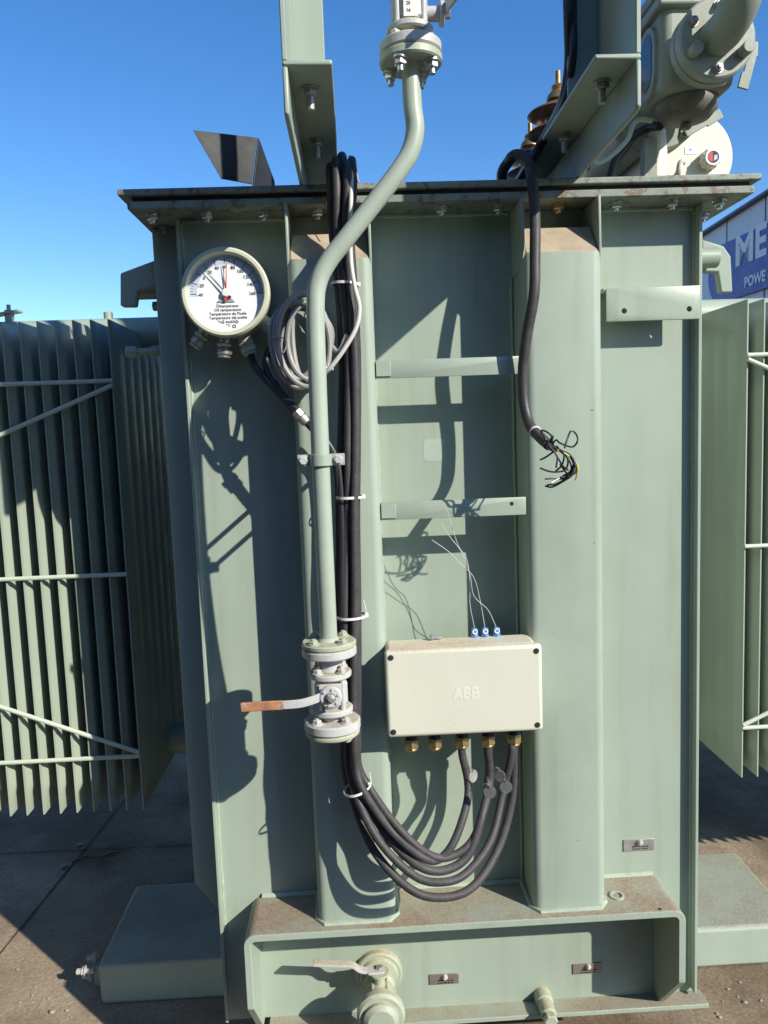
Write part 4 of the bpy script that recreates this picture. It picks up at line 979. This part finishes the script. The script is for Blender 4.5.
b = MB(); b.tube([Q(0, -0.0005, 0), Q(0, -0.03, 0), Q(0.001, -0.060, 0.010), Q(0.003, -0.082, 0.034), Q(0.004, -0.088, 0.075), Q(0.004, -0.088, 0.30), Q(0.004, -0.088, 0.8)], 0.031*KR, 32, 8); b.build('elbow', 'relay', rel)
b = MB(); b.box(Q(-0.064, 0.075, -0.050), Q(0.070, 0.205, 0.10)); hs = b.build('housing', 'relay', rel, bevel=0.02, bseg=4)
b = MB(); b.box(Q(-0.076, 0.062, 0.085), Q(0.085, 0.218, 0.105)); b.box(Q(-0.076, 0.062, 0.109), Q(0.085, 0.218, 0.128)); b.build('cover_plate', 'relay', rel, bevel=0.006, bseg=3)
def oval(y0, y1, z0, z1, x_, t, m, name, par):
    r_ = (y1-y0)/2; cy = (y0+y1)/2; pts = []
    for k in range(13): a = PI*k/12; pts.append(Q(x_, cy+r_*math.cos(a), z1-r_+r_*math.sin(a)))
    for k in range(13): a = PI+PI*k/12; pts.append(Q(x_, cy+r_*math.cos(a), z0+r_+r_*math.sin(a)))
    mb = MB(); mb.prism(pts, (t, 0, 0)); return mb.build(name, m, par)
fr_ = oval(0.100, 0.180, -0.045, 0.080, -0.0635, -0.008, 'relay', 'glass_frame', hs)
oval(0.113, 0.167, -0.030, 0.068, -0.0702, -0.0015, 'glass', 'sight_glass', fr_)
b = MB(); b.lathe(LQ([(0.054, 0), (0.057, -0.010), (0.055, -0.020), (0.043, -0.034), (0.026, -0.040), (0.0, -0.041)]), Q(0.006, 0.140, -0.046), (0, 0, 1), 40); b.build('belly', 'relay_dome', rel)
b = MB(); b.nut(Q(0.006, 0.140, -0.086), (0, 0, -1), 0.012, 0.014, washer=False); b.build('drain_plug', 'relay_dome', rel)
b = MB(); b.lathe(LQ([(0.045, 0.19), (0.05, 0.236), (0.084, 0.240), (0.087, 0.244), (0.087, 0.262), (0.084, 0.265), (0.084, 0.270), (0.087, 0.272), (0.087, 0.292), (0.084, 0.296), (0.060, 0.298), (0.050, 0.36), (0.045, 0.62)]), Q(-0.002, 0, -0.012), (0, 1, 0), 56); b.build('flange', 'relay', rel)
def cock(px, py, qx, qy, yc):
    p = U(px, py, yc); q_ = U(qx, qy, yc)
    b = MB(); b.cyl((p.x-0.035, yc, p.z+0.010), (p.x+0.014, yc, p.z+0.010), 0.010, 14); b.box((p.x-0.010, yc-0.016, p.z-0.004), (p.x+0.014, yc+0.014, p.z+0.026)); hb = b.build('test_cock', 'relay', rel, bevel=0.002)
    dd = V((q_.x-p.x, 0, q_.z-p.z)); L_ = dd.length; dd.normalize(); nn = V((-dd.z, 0, dd.x))*0.009; o_ = V((p.x, yc-0.023, p.z))
    b = MB(); b.prism([o_+nn, o_-nn, o_-nn+dd*L_*0.55, o_-nn*1.45+dd*L_*0.57, o_-nn*1.45+dd*L_, o_+nn*1.1+dd*L_], (0, 0.006, 0)); b.build('cock_handle', 'relay', hb, bevel=0.001)
cock(748, 58, 738.5, 93, ry+0.09)
cock(682, 137, 717, 116, ry+0.30)
b = MB(); b.box((rx-0.05, ry+0.27, LIDTOP), (rx-0.02, ry+0.30, rz-0.10)); b.build('prop', 'relay', rel)

# ------------------------------------------------------------------ towing lug and debris by the left beam end
p = UZ(92, 958, 0.06)
lg = T('tow_lug', 'small bolted lug on the left end of the front base beam', 'lug', (bx0-0.02, fy+0.10, 0.02))
b = MB(); b.box((bx0-0.035, fy+0.06, 0.02), (bx0, fy+0.085, 0.085)); b.build('lug_plate', 'paint', lg, bevel=0.002)
for k, (yy_, zz_) in enumerate(((0.055, 0.075), (0.075, 0.045), (0.095, 0.09))):
    b = MB(); b.cyl((bx0-0.085+0.01*k, fy+yy_, zz_), (bx0-0.03, fy+yy_, zz_), 0.009, 10); b.nut((bx0-0.055+0.01*k, fy+yy_, zz_), (-1, 0, 0), 0.014, 0.014, stud=0.01); b.build('bolt', 'cast', lg)
def pebble(px, py, s, label):
    p = UZ(px, py, 0); b = MB(); bmesh.ops.create_icosphere(b.bm, subdivisions=2, radius=1)
    for v in b.bm.verts:
        k = 1+random.uniform(-0.16, 0.16); v.co = V((v.co.x*s*k*1.2, v.co.y*s*k*0.9, v.co.z*s*k*0.6)) + V((p.x, p.y, s*0.5))
    tag(b.build('pebble', 'stone', sharp=60), label, 'pebble', 'grit grains on the concrete' if label.startswith('tiny light grit') else 'pebbles on the concrete')
for a in ((52, 1013, 0.008, 'pale pebble at the bottom edge left of the beam shadow'), (20, 1003, 0.005, 'tiny pebble on sunlit concrete in the bottom left corner'),
          (64, 868, 0.012, 'pebble in the shade below the left radiator'), (80, 846, 0.010, 'pebble lying by the joint under the radiator'),
          (745, 1003, 0.006, 'pebble on sunlit concrete in the bottom right corner'), (720, 1018, 0.005, 'small pebble at the bottom edge right of the tank')):
    pebble(*a)
for k in range(16):
    px_, py_ = (random.uniform(2, 100), random.uniform(955, 1020)) if k < 9 else (random.uniform(712, 766), random.uniform(975, 1020))
    pebble(px_, py_, random.uniform(0.0025, 0.005), 'tiny light grit grain scattered on the sunlit concrete')
# dry leaf / shred in the shade
p = UZ(72, 862, 0.004); b = MB(); b.tube([p, p+V((0.05, 0.03, 0.006)), p+V((0.10, 0.02, 0.004)), p+V((0.17, 0.06, 0.003))], 0.004, 6, 4)
tag(b.build('dry_twig', 'tarpwood'), 'thin dry twig on the shaded concrete under the left radiator', 'twig')

# ------------------------------------------------------------------ building with the blue sign far right
wa = U(768, 300, 11.0); wd_ = V((-0.03, 1, 0)).normalized(); wn = V((-wd_.y, wd_.x, 0))
def Wp(px, py):
    d_ = ray(px, py); t_ = (wa-CAM).dot(wn)/d_.dot(wn); return CAM+d_*t_
def sz(px, py): q = Wp(px, py); return (q-V((wa.x, wa.y, q.z))).dot(wd_), q.z
def wpt(s, z, out=0.0): return V((wa.x, wa.y, 0))+wd_*s+wn*out+V((0, 0, z))
sA, zA_ = sz(707, 232); sB, zB2_ = sz(768, 193)
gk = (zA_-zB2_)/(sA-sB)
def zroof(s_): return zB2_ + gk*(s_-sB)
s0, s1 = -10.5, sA+2.5; sp_k = -3.0
bd = T('warehouse', 'grey warehouse gable with a blue sign band and white letters far right', 'building', wpt(0, 0))
def slab(poly, o0, o1):
    mb = MB(); mb.prism([wpt(a, z, o0) for a, z in poly], wn*(o1-o0)); return mb
top = [(s1, zroof(s1)), (sp_k, zroof(sp_k)), (s0, zroof(sp_k))]
slab([(s0, 0), (s1, 0)]+[(a, z-0.04) for a, z in top], -9.0, 0.0).build('wall', 'greywall', bd)
slab([(a, z-0.04) for a, z in top]+[(a, z) for a, z in top[::-1]], -9.1, 0.12).build('roof', 'roofedge', bd)
for k in range(14):
    s_ = s0+0.6+1.25*k
    if s_ < s1-0.1: slab([(s_, 0), (s_+0.02, 0), (s_+0.02, min(zroof(s_+0.02), zroof(sp_k))-0.041), (s_, min(zroof(s_), zroof(sp_k))-0.041)], 0.0, 0.010).build('panel_joint', 'roofedge', bd)
bA, bzA = sz(722, 252); bB, bzB = sz(767, 219); _, zbb = sz(757, 292)
zbt = (bzA+bzB)/2
s_far = sz(712, 270)[0]; zc2 = (zbt+zbb)/2; rad = (zbt-zbb)/2
pts = [wpt(s0+0.3, zbb, 0.013), wpt(s0+0.3, zbt, 0.013)]
for k in range(17):
    a = PI/2-PI*k/16; pts.append(wpt(s_far-rad*0.9+rad*0.9*math.cos(a), zc2+rad*math.sin(a), 0.013))
mb = MB(); mb.prism(pts, wn*0.06); sg = mb.build('sign_board', 'bluewall', bd)
def sign_text(str_, px0, pyb, pyt, px1):
    sl, zb1 = sz(px0, pyb); _, zt1 = sz(px0, pyt); sr, _ = sz(px1, pyb); h = zt1-zb1
    o_ = text('lettering', str_, h/0.70, wpt(sl, (zb1+zt1)/2, 0.078), -wd_, (0, 0, 1), 'whitesign', sg, 0.004, align='LEFT', bold=h*0.05)
    xs__ = [v.co.dot(-wd_) for v in o_.data.vertices]; x0_ = min(xs__); k = abs(sl-sr)/(max(xs__)-x0_)
    zs__ = [v.co.z for v in o_.data.vertices]; zm = (min(zs__)+max(zs__))/2; kz = h/(max(zs__)-min(zs__))
    for v in o_.data.vertices:
        a = v.co.dot(-wd_); v.co += (-wd_)*((a-x0_)*k - a); v.co.z = (v.co.z-zm)*kz
    return o_
sign_text('M', 740, 267, 237, 757.5)
sign_text('E', 760, 259, 226, 771)
sign_text('POWE', 749, 288, 277, 770)

# ------------------------------------------------------------------ unseen building added behind the camera to cut sky light
hw = mat('dark_blocker_cladding', (0.05, 0.055, 0.06), 0.7, var=0.1, scale=1)
blocker = T('sky_blocker', 'unseen dark building added behind and left of the camera to block sky light', 'building', (-10, -9, 0))
b = MB(); b.box((-26, -22, 0), (3.6, -6.5, 4.2)); b.build('wall', hw, blocker)
b = MB(); b.box((-26, -6.5, 0), (-4.2, 3.2, 7.0)); b.build('blocker_wing', hw, blocker)  # taller part added to shut off sky light from the left
b = MB(); b.box((-26.2, -6.6, 7.0), (-4.0, 3.4, 7.2)); b.build('blocker_wing_roof', 'roofedge', blocker)
b = MB(); b.box((-26.3, -22.3, 4.2), (3.9, -6.2, 4.5)); b.build('roof', 'roofedge', blocker)
for k in range(5):
    x = -24+5.6*k; b = MB(); b.box((x, -6.505, 0.0), (x+3.6, -6.42, 2.6)); dr_ = b.build('blocker_door', 'roofedge', blocker)
    b = MB(); b.box((x+0.3, -6.505, 2.9), (x+3.3, -6.44, 3.8)); b.build('blocker_window', 'glass', blocker)

# ------------------------------------------------------------------ light
SUN = V((-1.07, 1.0, -0.87)).normalized()
sd_ = bpy.data.lights.new('sun', 'SUN'); sd_.energy = 4.9; sd_.angle = math.radians(0.55); sd_.color = (1.0, 0.935, 0.82)
so = bpy.data.objects.new('sun', sd_); COL.objects.link(so); so.rotation_euler = SUN.to_track_quat('-Z', 'Y').to_euler(); so.location = (3, -3, 5)
wld = bpy.data.worlds.new('World'); scene.world = wld; wld.use_nodes = True
nt = wld.node_tree; bg = nt.nodes['Background']; sky = nt.nodes.new('ShaderNodeTexSky'); sky.sky_type = 'NISHITA'; sky.sun_disc = False
ts = -SUN
sky.sun_elevation = math.asin(ts.z); sky.sun_rotation = math.atan2(ts.x, ts.y)
sky.air_density = 1.0; sky.dust_density = 0.1; sky.ozone_density = 3.0; sky.altitude = 100
hs_ = nt.nodes.new('ShaderNodeHueSaturation'); hs_.inputs['Hue'].default_value = 0.506; hs_.inputs['Saturation'].default_value = 1.28; hs_.inputs['Value'].default_value = 1.0
nt.links.new(sky.outputs['Color'], hs_.inputs['Color']); nt.links.new(hs_.outputs['Color'], bg.inputs['Color']); bg.inputs['Strength'].default_value = 0.15
vs_ = scene.view_settings; vs_.view_transform = 'Standard'; vs_.look = 'None'; vs_.exposure = 0.35; vs_.gamma = 1.0
scene.display_settings.display_device = 'sRGB'
scene.cycles.max_bounces = 8
